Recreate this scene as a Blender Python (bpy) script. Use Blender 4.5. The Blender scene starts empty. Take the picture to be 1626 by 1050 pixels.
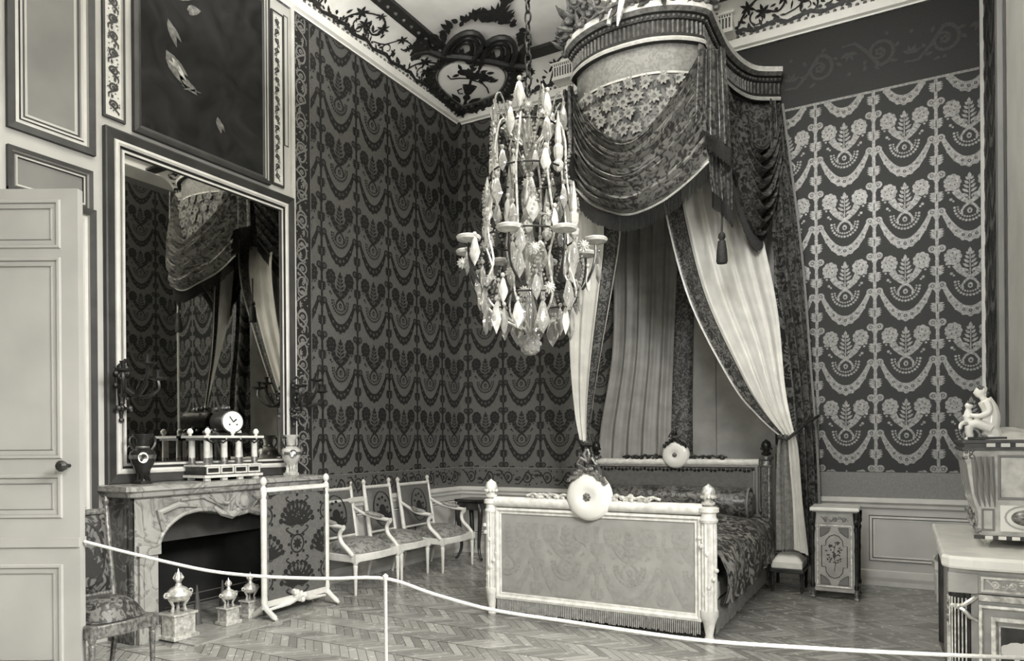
import bpy, math, random
from mathutils import Vector, Matrix
random.seed(11)
COL = bpy.context.scene.collection
pi = math.pi
sin, cos = math.sin, math.cos

# ------------------------------------------------------------------ materials
def lin(v):
    v /= 255.0
    return v / 12.92 if v <= 0.04045 else ((v + 0.055) / 1.055) ** 2.4
def tone(v):
    l = lin(v)
    return (l, l * 0.985, l * 0.92, 1)
def base_mat(name, rough, metal=0.0, spec=0.5):
    m = bpy.data.materials.new(name); m.use_nodes = True
    nt = m.node_tree; b = nt.nodes['Principled BSDF']
    b.inputs['Roughness'].default_value = rough
    b.inputs['Metallic'].default_value = metal
    b.inputs['Specular IOR Level'].default_value = spec
    return m, nt, b
def mat(name, v, rough=0.6, metal=0.0, spec=0.4, var=0.10, scale=6.0, **kw):
    m, nt, b = base_mat(name, rough, metal, spec)
    tc = nt.nodes.new('ShaderNodeTexCoord')
    n = nt.nodes.new('ShaderNodeTexNoise'); n.inputs['Scale'].default_value = scale; n.inputs['Detail'].default_value = 3
    r = nt.nodes.new('ShaderNodeValToRGB')
    r.color_ramp.elements[0].position = 0.3; r.color_ramp.elements[1].position = 0.7
    r.color_ramp.elements[0].color = tone(v * (1 - var)); r.color_ramp.elements[1].color = tone(min(250, v * (1 + var)))
    nt.links.new(tc.outputs['Object'], n.inputs['Vector']); nt.links.new(n.outputs['Fac'], r.inputs['Fac'])
    nt.links.new(r.outputs['Color'], b.inputs['Base Color'])
    for k, x in kw.items(): b.inputs[k.replace('_', ' ')].default_value = x
    return m
def brocade(name, dk, lt, scale=9.0, thr=0.5, soft=0.03, rough=0.45, dist=1.2, spec=0.5):
    m, nt, b = base_mat(name, rough, 0, spec)
    tc = nt.nodes.new('ShaderNodeTexCoord')
    n = nt.nodes.new('ShaderNodeTexNoise'); n.inputs['Scale'].default_value = scale
    n.inputs['Detail'].default_value = 1.5; n.inputs['Distortion'].default_value = dist
    r = nt.nodes.new('ShaderNodeValToRGB')
    r.color_ramp.elements[0].position = thr - soft; r.color_ramp.elements[1].position = thr + soft
    r.color_ramp.elements[0].color = tone(dk); r.color_ramp.elements[1].color = tone(lt)
    nt.links.new(tc.outputs['Object'], n.inputs['Vector']); nt.links.new(n.outputs['Fac'], r.inputs['Fac'])
    nt.links.new(r.outputs['Color'], b.inputs['Base Color'])
    return m
def marble(name, v, vein, scale=4.0, rough=0.25):
    m, nt, b = base_mat(name, rough, 0, 0.5)
    tc = nt.nodes.new('ShaderNodeTexCoord')
    n = nt.nodes.new('ShaderNodeTexNoise'); n.inputs['Scale'].default_value = scale; n.inputs['Detail'].default_value = 6; n.inputs['Distortion'].default_value = 2.0
    r = nt.nodes.new('ShaderNodeValToRGB'); e = r.color_ramp.elements
    e[0].position = 0.40; e[0].color = tone(v); e[1].position = 0.62; e[1].color = tone(v * 0.92)
    k = e.new(0.49); k.color = tone(vein)
    k = e.new(0.45); k.color = tone(v * 0.95)
    k = e.new(0.54); k.color = tone(v)
    nt.links.new(tc.outputs['Object'], n.inputs['Vector']); nt.links.new(n.outputs['Fac'], r.inputs['Fac'])
    nt.links.new(r.outputs['Color'], b.inputs['Base Color'])
    return m
def parquet():
    m, nt, b = base_mat('herringbone_parquet', 0.22, 0, 0.5)
    N = nt.nodes.new; L = nt.links.new
    tc = N('ShaderNodeTexCoord'); sp = N('ShaderNodeSeparateXYZ'); L(tc.outputs['Object'], sp.inputs[0])
    def mth(op, a, c=None):
        x = N('ShaderNodeMath'); x.operation = op
        for i, q in enumerate((a, c)):
            if q is None: continue
            if isinstance(q, (int, float)): x.inputs[i].default_value = q
            else: L(q, x.inputs[i])
        return x.outputs[0]
    W = 0.42
    fx = mth('DIVIDE', sp.outputs['Y'], W)
    tri = mth('ABSOLUTE', mth('SUBTRACT', mth('FRACT', fx), 0.5))
    vv = mth('ADD', sp.outputs['X'], mth('MULTIPLY', tri, W * 1.0))
    row = mth('DIVIDE', vv, 0.085)
    fr = mth('FRACT', row)
    ln = mth('MULTIPLY', mth('GREATER_THAN', fr, 0.06), mth('GREATER_THAN', mth('SUBTRACT', 0.49, tri), 0.0))
    cell = N('ShaderNodeCombineXYZ'); L(mth('FLOOR', row), cell.inputs[0]); L(mth('FLOOR', mth('MULTIPLY', fx, 2.0)), cell.inputs[1])
    wn = N('ShaderNodeTexWhiteNoise'); L(cell.outputs[0], wn.inputs['Vector'])
    nz = N('ShaderNodeTexNoise'); nz.inputs['Scale'].default_value = 14; L(tc.outputs['Object'], nz.inputs['Vector'])
    f = mth('ADD', mth('MULTIPLY', wn.outputs['Value'], 0.7), mth('MULTIPLY', nz.outputs['Fac'], 0.3))
    r = N('ShaderNodeValToRGB'); r.color_ramp.elements[0].color = tone(104); r.color_ramp.elements[1].color = tone(172)
    L(f, r.inputs['Fac'])
    mx = N('ShaderNodeMix'); mx.data_type = 'RGBA'; mx.inputs['A'].default_value = tone(40)
    L(ln, mx.inputs['Factor']); L(r.outputs['Color'], mx.inputs['B']); L(mx.outputs['Result'], b.inputs['Base Color'])
    rr = N('ShaderNodeMapRange'); rr.inputs['To Min'].default_value = 0.16; rr.inputs['To Max'].default_value = 0.34
    L(nz.outputs['Fac'], rr.inputs['Value']); L(rr.outputs[0], b.inputs['Roughness'])
    return m

M = {}
M['door_paint'] = mat('door_paint', 158, 0.5, var=0.05, scale=2)
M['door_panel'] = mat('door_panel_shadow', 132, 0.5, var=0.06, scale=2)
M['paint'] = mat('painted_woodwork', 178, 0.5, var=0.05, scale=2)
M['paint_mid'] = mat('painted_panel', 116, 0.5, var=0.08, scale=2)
M['paint_light'] = mat('light_moulding', 196, 0.5, var=0.04)
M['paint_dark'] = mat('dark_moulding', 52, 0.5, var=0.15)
M['plaster'] = mat('ceiling_plaster', 222, 0.8, var=0.04, scale=3)
M['cove'] = mat('cove_plaster', 232, 0.7, var=0.03)
M['cornice_white'] = mat('cornice_white', 242, 0.6, var=0.02)
M['orn_dark'] = mat('dark_gilt_ornament', 40, 0.5, var=0.3, scale=25)
M['orn_mid'] = mat('mid_gilt_ornament', 92, 0.45, var=0.3, scale=25)
M['orn_carved'] = mat('carved_gilt', 66, 0.45, var=0.55, scale=14)
M['silk_grey'] = mat('grey_silk_ground', 94, 0.5, var=0.06, scale=40)
M['silk_dark'] = mat('dark_silk_motif', 33, 0.6, var=0.12, scale=60)
M['silk_sheen_ground'] = mat('sheen_flip_silk_ground', 36, 0.6, var=0.08, scale=40)  # satin sheen flip put into the colour: ground darkened on the bed wall
M['silk_light'] = mat('light_silk_and_sheen', 118, 0.42, 0.35, var=0.18, scale=45)  # light silk; on the bed wall the motif carries painted satin sheen
M['head_silk'] = mat('headboard_silk', 92, 0.55, var=0.08, scale=30)
M['silk_dim'] = mat('dim_silk_motif', 54, 0.6, var=0.1, scale=40)
M['silk_plain'] = mat('plain_silk_band', 118, 0.6, var=0.06, scale=50)
M['wood_white'] = mat('white_painted_frame', 206, 0.4, var=0.05, scale=12)
M['bed_white'] = mat('bed_gilt_white', 200, 0.35, var=0.08, scale=20)
M['bed_silk'] = mat('pale_bed_silk', 142, 0.6, var=0.05, scale=8)
M['bed_silk_motif'] = mat('pale_bed_silk_motif', 136, 0.6, var=0.05, scale=30)
M['cream'] = mat('cream_silk', 236, 0.5, var=0.04, scale=6)
nt = M['cream'].node_tree; b = nt.nodes['Principled BSDF']
tr = nt.nodes.new('ShaderNodeBsdfTranslucent'); mxs = nt.nodes.new('ShaderNodeMixShader'); mxs.inputs[0].default_value = 0.2
nt.links.new(b.inputs['Base Color'].links[0].from_socket, tr.inputs['Color'])
nt.links.new(b.outputs[0], mxs.inputs[1]); nt.links.new(tr.outputs[0], mxs.inputs[2]); nt.links.new(mxs.outputs[0], nt.nodes['Material Output'].inputs[0])
M['lining'] = mat('grey_satin_lining', 150, 0.42, var=0.08, scale=5)
M['brocade'] = brocade('dark_brocade', 34, 92, 14, 0.5, 0.03)
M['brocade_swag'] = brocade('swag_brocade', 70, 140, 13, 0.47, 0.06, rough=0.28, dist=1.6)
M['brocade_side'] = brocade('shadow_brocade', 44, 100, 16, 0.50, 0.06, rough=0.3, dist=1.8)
M['brocade_light'] = brocade('pale_brocade', 118, 138, 22, 0.5, 0.08)
M['brocade_edge'] = brocade('border_brocade', 40, 104, 26, 0.52, 0.04, dist=1.6)
M['brocade_spread'] = brocade('bedspread_brocade', 44, 132, 11, 0.53, 0.04, dist=2.0)
M['upholstery'] = brocade('seat_brocade', 96, 138, 18, 0.47, 0.06, dist=1.4)
M['fringe'] = mat('dark_fringe', 40, 0.7, var=0.25, scale=40)
M['fringe_mid'] = mat('grey_fringe', 150, 0.7, var=0.12, scale=30)
M['fringe_side'] = mat('side_fringe_threads', 92, 0.7, var=0.15, scale=30)
M['mirror'] = mat('mirror_silvering', 205, 0.015, 1.0, var=0.01)
M['canvas'] = brocade('old_oil_paint', 18, 44, 3.0, 0.55, 0.25, rough=0.65, dist=1.5, spec=0.15)
M['canvas_lit'] = mat('oil_paint_highlight', 150, 0.5, var=0.35, scale=18)
M['marble'] = marble('veined_marble', 156, 112, 3.0)
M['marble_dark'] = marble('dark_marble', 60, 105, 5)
M['marble_white'] = mat('white_marble', 222, 0.2, var=0.04)
M['soot'] = mat('sooty_iron', 26, 0.8, var=0.3)
M['iron'] = mat('grey_iron_plate', 66, 0.6, var=0.15)
M['gilt'] = mat('bright_gilt_bronze', 205, 0.28, 0.5, var=0.2, scale=30)
M['bronze'] = mat('dark_bronze', 48, 0.35, 0.5, var=0.3, scale=30)
M['bronze_mid'] = mat('worn_bronze', 110, 0.35, 0.5, var=0.35, scale=40)
M['porcelain'] = mat('white_porcelain', 220, 0.15, var=0.02)
M['porcelain_dark'] = mat('dark_porcelain', 40, 0.12, var=0.3)
M['porcelain_pale'] = mat('pale_porcelain', 176, 0.15, var=0.12, scale=14)
M['crystal'] = mat('rock_crystal', 215, 0.06, var=0.05, Transmission_Weight=0.75, IOR=1.45)
M['crystal_bright'] = mat('cut_crystal_bright', 225, 0.12, var=0.1, scale=20, Transmission_Weight=0.4)
M['veneer'] = mat('satinwood_veneer', 158, 0.35, var=0.08, scale=10)
M['veneer_dark'] = mat('dark_marquetry', 58, 0.35, var=0.2, scale=20)
M['mahogany'] = mat('dark_mahogany', 44, 0.25, var=0.25, scale=10)
M['rope'] = mat('white_rope', 208, 0.8, var=0.06, scale=80)
M['floor'] = parquet()
m, nt, b = base_mat('window_glass', 0.02)
tr = nt.nodes.new('ShaderNodeBsdfTransparent'); mxs = nt.nodes.new('ShaderNodeMixShader'); mxs.inputs[0].default_value = 0.06
nt.links.new(tr.outputs[0], mxs.inputs[1]); nt.links.new(b.outputs[0], mxs.inputs[2]); nt.links.new(mxs.outputs[0], nt.nodes['Material Output'].inputs[0])
M['glass'] = m

# ------------------------------------------------------------------ mesh builder
class MB:
    def __init__(s): s.v = []; s.f = []; s.m = []; s.sm = []
    def add(s, vs, fs, mat=0, smooth=False):
        k = len(s.v); s.v += [tuple(v) for v in vs]
        for f in fs:
            s.f.append([i + k for i in f]); s.m.append(mat); s.sm.append(smooth)
        return s
    def box(s, c, d, mat=0, rz=0.0):
        x, y, z = (q / 2 for q in d); vs = []
        for sx, sy, sz in ((-1,-1,-1),(1,-1,-1),(1,1,-1),(-1,1,-1),(-1,-1,1),(1,-1,1),(1,1,1),(-1,1,1)):
            px, py = sx * x, sy * y
            vs.append((c[0] + px * cos(rz) - py * sin(rz), c[1] + px * sin(rz) + py * cos(rz), c[2] + sz * z))
        return s.add(vs, [(0,3,2,1),(4,5,6,7),(0,1,5,4),(1,2,6,5),(2,3,7,6),(3,0,4,7)], mat)
    def span(s, a, b, mat=0):
        return s.box([(a[i] + b[i]) / 2 for i in range(3)], [abs(a[i] - b[i]) for i in range(3)], mat)
    def lathe(s, prof, c=(0,0,0), n=16, mat=0, ax='z', sc=(1,1), smooth=True, rot=None):
        vs = []; fs = []
        for r, h in prof:
            for i in range(n):
                a = 2 * pi * i / n; p = (r * cos(a) * sc[0], r * sin(a) * sc[1], h)
                if ax == 'x': p = (h, p[0], p[1])
                elif ax == 'y': p = (p[0], h, p[1])
                if rot: p = tuple(rot @ Vector(p))
                vs.append((p[0] + c[0], p[1] + c[1], p[2] + c[2]))
        for j in range(len(prof) - 1):
            for i in range(n):
                k = (i + 1) % n
                fs.append((j*n+i, j*n+k, (j+1)*n+k, (j+1)*n+i))
        if prof[0][0] > 1e-4: fs.append(tuple(range(n))[::-1])
        if prof[-1][0] > 1e-4: fs.append(tuple((len(prof)-1)*n + i for i in range(n)))
        return s.add(vs, fs, mat, smooth)
    def ball(s, c, r, mat=0, n=10, sc=(1,1,1)):
        m = max(4, n // 2 + 1)
        return s.lathe([(max(1e-5, r * sin(pi*j/m)) * 1.0, -r * cos(pi*j/m) * sc[2]) for j in range(m+1)], c, n, mat, sc=(sc[0], sc[1]))
    def tube(s, pts, r, n=8, mat=0, smooth=True):
        P = [Vector(p) for p in pts]; R = r if isinstance(r, (list, tuple)) else [r] * len(P)
        t0 = (P[1] - P[0]).normalized(); up = Vector((0,0,1)) if abs(t0.z) < 0.9 else Vector((1,0,0))
        nx = t0.cross(up).normalized(); vs = []; fs = []
        for j, p in enumerate(P):
            t = (P[min(j+1, len(P)-1)] - P[max(j-1, 0)]).normalized()
            nx = (nx - t * nx.dot(t)).normalized(); ny = t.cross(nx)
            for i in range(n):
                a = 2*pi*i/n; vs.append(tuple(p + (nx*cos(a) + ny*sin(a)) * R[j]))
        for j in range(len(P)-1):
            for i in range(n):
                k = (i+1) % n; fs.append((j*n+i, j*n+k, (j+1)*n+k, (j+1)*n+i))
        fs.append(tuple(range(n))[::-1]); fs.append(tuple((len(P)-1)*n+i for i in range(n)))
        return s.add(vs, fs, mat, smooth)
    def ring(s, c, R, r, n=16, m=6, mat=0, axis=(0,0,1), sc=1.0):
        ax = Vector(axis).normalized(); u = ax.orthogonal().normalized(); w = ax.cross(u); vs = []; fs = []
        for i in range(n):
            a = 2*pi*i/n; d = u*cos(a) + w*sin(a) * sc
            for j in range(m):
                b = 2*pi*j/m; vs.append(tuple(Vector(c) + d*(R + r*cos(b)) + ax*(r*sin(b))))
        for i in range(n):
            for j in range(m):
                fs.append((i*m+j, ((i+1)%n)*m+j, ((i+1)%n)*m+(j+1)%m, i*m+(j+1)%m))
        return s.add(vs, fs, mat, True)
    def grid(s, fn, nu, nv, mat=0, smooth=True, u0=0.0, u1=1.0):
        vs = [fn(u0 + (u1-u0)*i/nu, j/nv) for j in range(nv+1) for i in range(nu+1)]
        fs = [(j*(nu+1)+i, j*(nu+1)+i+1, (j+1)*(nu+1)+i+1, (j+1)*(nu+1)+i) for j in range(nv) for i in range(nu)]
        return s.add(vs, fs, mat, smooth)
    def prism(s, poly, f0, f1, mat=0, smooth=False):
        n = len(poly); vs = [f0(*p) for p in poly] + [f1(*p) for p in poly]
        fs = [tuple(range(n))[::-1], tuple(range(n, 2*n))] + [(i, (i+1)%n, n+(i+1)%n, n+i) for i in range(n)]
        return s.add(vs, fs, mat, smooth)
    def sweep(s, path, prof, up=(0,0,1), mat=0, mats=None, smooth=False):
        # path: points in plan, prof: (outward offset, height); outward = left of travel
        P = [Vector(p) for p in path]; n = len(prof); vs = []; fs = []
        for j, p in enumerate(P):
            t = (P[min(j+1, len(P)-1)] - P[max(j-1, 0)]); t.z = 0; t.normalize(); o = Vector((t.y, -t.x, 0))
            for a, h in prof: vs.append(tuple(p + o*a + Vector((0,0,h))))
        for i in range(n-1):
            s.add(vs, [], 0)
            k = len(s.v) - len(vs)
            for j in range(len(P)-1):
                s.f.append([k+j*n+i, k+(j+1)*n+i, k+(j+1)*n+i+1, k+j*n+i+1]); s.m.append(mats[i] if mats else mat); s.sm.append(smooth)
        return s
    def decal(s, polys, fn, mat=0, mat2=None, off=0.003):
        for i, q in enumerate(polys):
            lay = 0
            if q and isinstance(q[0], int): lay, q = q[0], q[1]
            mm = mat2 if (lay == 1 and mat2 is not None) else mat
            s.add([fn(u, v, off + 0.0022 * lay + 8e-6 * i) for u, v in q], [tuple(range(len(q)))], mm)
        return s
    def frame(s, fn, rect, prof, mats):
        u0, v0, u1, v1 = rect
        loops = []
        for a, h in prof:
            loops.append([fn(u0+a, v0+a, h), fn(u1-a, v0+a, h), fn(u1-a, v1-a, h), fn(u0+a, v1-a, h)])
        for i in range(len(prof)-1):
            for k in range(4):
                l = (k+1) % 4
                s.add([loops[i][k], loops[i][l], loops[i+1][l], loops[i+1][k]], [(0,1,2,3)], mats[i] if isinstance(mats, (list, tuple)) else mats)
        return s

def cr(pts, n):
    P = [Vector(p) for p in pts]; out = []
    if len(P) == 2: return [P[0].lerp(P[1], i/(n-1)) for i in range(n)]
    for i in range(n):
        t = i/(n-1)*(len(P)-1); k = min(int(t), len(P)-2); f = t-k
        a, b, c, d = P[max(k-1,0)], P[k], P[k+1], P[min(k+2, len(P)-1)]
        out.append(0.5*((2*b) + (c-a)*f + (2*a-5*b+4*c-d)*f*f + (3*b-3*c+d-a)*f**3))
    return out
def cr_at(pts, t):
    P = pts; t = min(max(t, 0), 1)*(len(P)-1); k = min(int(t), len(P)-2); f = t-k
    a, b, c, d = (Vector(P[i]) for i in (max(k-1,0), k, k+1, min(k+2, len(P)-1)))
    return 0.5*((2*b) + (c-a)*f + (2*a-5*b+4*c-d)*f*f + (3*b-3*c+d-a)*f**3)

def obj(name, mb, mats, parent=None, world=False, bev=0.0, loc=None, sharp=40):
    me = bpy.data.meshes.new(name)
    L = Vector((0,0,0))
    if world and parent is not None: L = Vector(parent.location)
    if loc is not None: L = Vector(loc)
    vs = [(x-L.x, y-L.y, z-L.z) for x, y, z in mb.v]
    me.from_pydata(vs, [], mb.f)
    mats = mats if isinstance(mats, (list, tuple)) else [mats]
    for m in mats: me.materials.append(M[m])
    me.polygons.foreach_set('material_index', mb.m); me.polygons.foreach_set('use_smooth', mb.sm)
    me.update()
    if any(mb.sm): me.set_sharp_from_angle(angle=math.radians(sharp))
    o = bpy.data.objects.new(name, me); COL.objects.link(o)
    if parent is not None: o.parent = parent
    if loc is not None: o.location = loc
    if bev:
        b = o.modifiers.new('soft_edges', 'BEVEL'); b.width = bev; b.segments = 2; b.limit_method = 'ANGLE'
    return o
def tag(o, label=None, cat=None, group=None, kind=None):
    if label: o['label'] = label
    if cat: o['category'] = cat
    if group: o['group'] = group
    if kind: o['kind'] = kind
    return o
def thing(name, label, cat, loc=(0,0,0), rz=0.0, group=None):
    o = bpy.data.objects.new(name, None); COL.objects.link(o); o.empty_display_size = 0.1
    o.location = loc; o.rotation_euler = (0, 0, rz)
    return tag(o, label, cat, group)
def struct(name, mb, mats, parent=None, bev=0.0, label=None):
    o = obj(name, mb, mats, parent, bev=bev)
    if parent is None: o['kind'] = 'structure'
    if label: o['label'] = label
    return o
def dup(root, loc, rz, label, group=None):
    r = root.copy(); COL.objects.link(r); r.location = loc; r.rotation_euler = (0, 0, rz); r['label'] = label
    if group: r['group'] = group
    for ch in list(root.children):
        c = ch.copy(); COL.objects.link(c); c.parent = r
        for g in list(ch.children):
            d = g.copy(); COL.objects.link(d); d.parent = c
    return r

# ------------------------------------------------------------------ flat pattern shapes (u, v in metres)
def E(x, y, rx, ry=None, rot=0.0, n=12):
    ry = rx if ry is None else ry
    return [(x + rx*cos(2*pi*i/n)*cos(rot) - ry*sin(2*pi*i/n)*sin(rot), y + rx*cos(2*pi*i/n)*sin(rot) + ry*sin(2*pi*i/n)*cos(rot)) for i in range(n)]
def leaf(x, y, L, w, ang, n=5):
    c, s = cos(ang), sin(ang); up = []; dn = []
    for i in range(n+1):
        t = i/n; h = w/2*sin(pi*t**0.8); up.append((t*L, h)); dn.append((t*L, -h))
    pts = up + dn[-2:0:-1]
    return [(x + a*c - b*s, y + a*s + b*c) for a, b in pts]
def band(pts, ws):
    out = []; n = len(pts); W = ws if isinstance(ws, (list, tuple)) else [ws]*n; e = []
    for i in range(n):
        a, b = pts[max(i-1,0)], pts[min(i+1,n-1)]; dx, dy = b[0]-a[0], b[1]-a[1]; l = math.hypot(dx, dy) or 1
        nx, ny = -dy/l*W[i]/2, dx/l*W[i]/2; e.append(((pts[i][0]+nx, pts[i][1]+ny), (pts[i][0]-nx, pts[i][1]-ny)))
    for i in range(n-1): out.append([e[i][0], e[i+1][0], e[i+1][1], e[i][1]])
    return out
def hoop(x, y, rx, ry, w, n=18):
    return band([(x+rx*cos(2*pi*i/n), y+ry*sin(2*pi*i/n)) for i in range(n+1)], w)
def spiral(x, y, r, turns, w, a0=0.0, sgn=1, n=26):
    P = []
    for i in range(n+1):
        t = i/n; a = a0 + sgn*2*pi*turns*t; q = r*(1-0.82*t); P.append((x+q*cos(a), y+q*sin(a)))
    return band(P, [w*(1-0.55*i/n) for i in range(n+1)])
def shift(polys, du, dv, su=1.0, sv=1.0):
    out = []
    for q in polys:
        if isinstance(q[0], int): out.append((q[0], [(a*su+du, b*sv+dv) for a, b in q[1]]))
        else: out.append([(a*su+du, b*sv+dv) for a, b in q])
    return out
def clip(polys, u0, v0, u1, v1):
    out = []
    for q in polys:
        lay = None
        if isinstance(q[0], int): lay, q = q
        for ax, lim, sg in ((0,u0,1),(0,u1,-1),(1,v0,1),(1,v1,-1)):
            r = []
            for i in range(len(q)):
                a, b = q[i-1], q[i]; ia, ib = (a[ax]-lim)*sg >= 0, (b[ax]-lim)*sg >= 0
                if ia != ib:
                    t = (lim-a[ax])/(b[ax]-a[ax]); r.append((a[0]+(b[0]-a[0])*t, a[1]+(b[1]-a[1])*t))
                if ib: r.append(b)
            q = r
            if len(q) < 3: break
        if len(q) >= 3: out.append(q if lay is None else (lay, q))
    return out

TW, TH = 0.5505, 0.7265
def silk_tile():
    P = []
    # festoon between two scroll brackets
    cl = []; ws = []
    for i in range(17):
        t = -1 + 2*i/16; cl.append((0.222*t, 0.048 + 0.262*abs(t)**2.1)); ws.append(0.094 - 0.058*abs(t)**1.3)
    P += band(cl, ws)
    for t in (-0.75, -0.5, -0.25, 0, 0.25, 0.5, 0.75):
        y = 0.048 + 0.262*abs(t)**2.1; rr = 0.026 - 0.012*abs(t)
        P.append((1, E(0.222*t, y, rr*0.62, rr*0.62, n=8))); P.append((2, E(0.222*t, y, rr*0.30, n=6)))
        P.append(E(0.222*t, y-0.038+0.02*abs(t), 0.024, n=8))
    # column with scroll brackets and leafy blocks, half each side of the tile joint (drawn whole at the left joint)
    x = -TW/2
    for k in (0.0, TH/2):
        for sgn in (-1, 1):
            P.append(E(x+sgn*0.040, 0.318+k, 0.037, n=12)); P.append((1, E(x+sgn*0.040, 0.318+k, 0.017, n=10))); P.append((2, E(x+sgn*0.040, 0.318+k, 0.011, n=8)))
            P.append(leaf(x+sgn*0.012, 0.265+k, 0.05, 0.022, pi/2 + sgn*-0.5))
        P.append([(x-0.016,0.13+k),(x+0.016,0.13+k),(x+0.013,0.345+k),(x-0.013,0.345+k)]); P.append([(x-0.013,0.34+k),(x+0.013,0.34+k),(x+0.016,0.43+k),(x-0.016,0.43+k)])
        P.append(E(x, 0.262+k, 0.024, 0.014)); P.append(E(x, 0.232+k, 0.013, 0.02))
        P.append([(x-0.006,0.15+k),(x+0.006,0.15+k),(x+0.02,0.20+k),(x-0.02,0.20+k)])
        for j in range(4):
            yy = 0.065 + k + j*0.022
            for sgn in (-1, 1): P.append(leaf(x, yy, 0.070-0.006*abs(j-1.5), 0.026, pi/2 - sgn*(pi/2-0.25)))
        P.append([(x-0.034,0.055+k),(x+0.034,0.055+k),(x+0.040,0.135+k),(x-0.040,0.135+k)])
        P.append((1, [(x-0.004,0.06+k),(x+0.004,0.06+k),(x+0.004,0.13+k),(x-0.004,0.13+k)]))
    # crossed cornucopias
    for sgn in (-1, 1):
        cc = [(-0.060,0.262),(-0.066,0.30),(-0.040,0.34),(0.0,0.368),(0.045,0.400),(0.085,0.445),(0.118,0.505)]
        ww = [0.016,0.02,0.022,0.028,0.040,0.055,0.068]
        P += band([(sgn*a, b) for a, b in cc], ww)
        P += [(1, q) for q in band([(sgn*0.052,0.425),(sgn*0.08,0.405)], 0.004)] + [(1, q) for q in band([(sgn*0.085,0.475),(sgn*0.125,0.45)], 0.004)]
        for a in range(9):
            th = 2*pi*a/9; P.append(E(sgn*0.142 + 0.05*cos(th), 0.585 + 0.058*sin(th), 0.028, n=9))
        P.append(E(sgn*0.142, 0.585, 0.055, 0.062))
        for a in range(5):
            th = 2*pi*a/5+0.4; P.append((1, E(sgn*0.142 + 0.03*cos(th), 0.588 + 0.034*sin(th), 0.0065, n=6)))
        P.append(E(sgn*0.192, 0.52, 0.014)); P.append(E(sgn*0.175, 0.49, 0.011)); P.append(E(sgn*0.155, 0.42, 0.014)); P.append(E(sgn*0.135, 0.40, 0.010))
    # centre bouquet
    for j, yy in enumerate((0.43, 0.47, 0.51, 0.55, 0.59)):
        for sgn in (-1, 1): P.append(leaf(sgn*0.008, yy, 0.078-0.009*j, 0.026, pi/2 - sgn*(1.05-0.1*j)))
    P.append(leaf(0, 0.60, 0.065, 0.034, pi/2)); P.append([(-0.005,0.38),(0.005,0.38),(0.004,0.62),(-0.004,0.62)])
    for sgn in (-1, 1): P += spiral(sgn*0.035, 0.425, 0.026, 1.2, 0.008, 0, sgn, 14)
    # bead necklace
    for i in range(15):
        a = pi + pi*i/14
        P.append(E(0.125*cos(a), 0.335+0.138*sin(a), 0.0125, n=8)); P.append(E(0.098*cos(a), 0.338+0.106*sin(a), 0.0095, n=7))
    P.append(E(0, 0.292, 0.022, 0.028)); P.append((1, E(0, 0.288, 0.009, 0.012, n=8)))
    return P
TILE = silk_tile()
def silk(mb, fn, ulist, v0, v1, u0, u1, mot, gnd):
    k0 = int(math.floor((v0-1.245)/TH)) - 1
    for u in ulist:
        for k in range(k0, k0+10):
            vb = 1.245 + TH*k
            if vb > v1: break
            mb.decal(clip(shift(TILE, u, vb), u0, v0, u1, v1), fn, mot, gnd)
def rinceau(L, h, seed=0, step=None, w=0.06):
    rnd = random.Random(seed); P = []; st = step or h*1.25; n = max(1, int(L/st)); st = L/n
    for i in range(n):
        x = st*(i+0.5); sg = 1 if i % 2 == 0 else -1; cy = h*(0.5 + 0.04*sg)
        P += spiral(x, cy, h*0.36, 1.5, h*w*1.6, -sg*pi/2, sg, 20)
        for a in range(5): P.append(E(x+h*0.07*cos(a*1.257), cy+h*0.07*sin(a*1.257), h*0.045, n=7))
        P += band([(x-st*0.62, h*(0.5+0.38*sg)), (x-st*0.4, h*(0.5+0.40*sg)), (x-st*0.2, h*(0.5+0.1*sg)), (x, cy-sg*h*0.36)], [h*w*0.8, h*w*1.2, h*w*1.5, h*w*1.5])
        for k in range(7):
            a = rnd.uniform(0, 2*pi); r = h*rnd.uniform(0.34, 0.42)
            P.append(leaf(x+r*cos(a), cy+r*sin(a), h*rnd.uniform(0.14, 0.22), h*0.09, a + rnd.uniform(0.5, 1.2)*sg))
        for k in range(4): P.append(leaf(x+st*0.5, h*(0.5-0.2*sg), h*0.24, h*0.09, sg*(0.4+k*0.75)))
        P.append(E(x+st*0.5, h*(0.5+0.36*sg), h*0.05, n=8))
    return clip(P, 0, 0, L, h)

# ------------------------------------------------------------------ the room
RX, RY, CZ = 6.04, -10.6, 6.25
LW = lambda u, v, o=0.0: (o, u, v)             # left wall: u = y, v = z
BW = lambda u, v, o=0.0: (u, -o, v)            # back wall: u = x, v = z
b = MB(); b.span((-0.1, RY, -0.08), (RX+0.1, 0.1, 0.0)); struct('floor', b, 'floor')
b = MB(); b.span((-0.1, RY, CZ), (RX+0.1, 0.1, CZ+0.1)); struct('ceiling', b, 'plaster')

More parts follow.
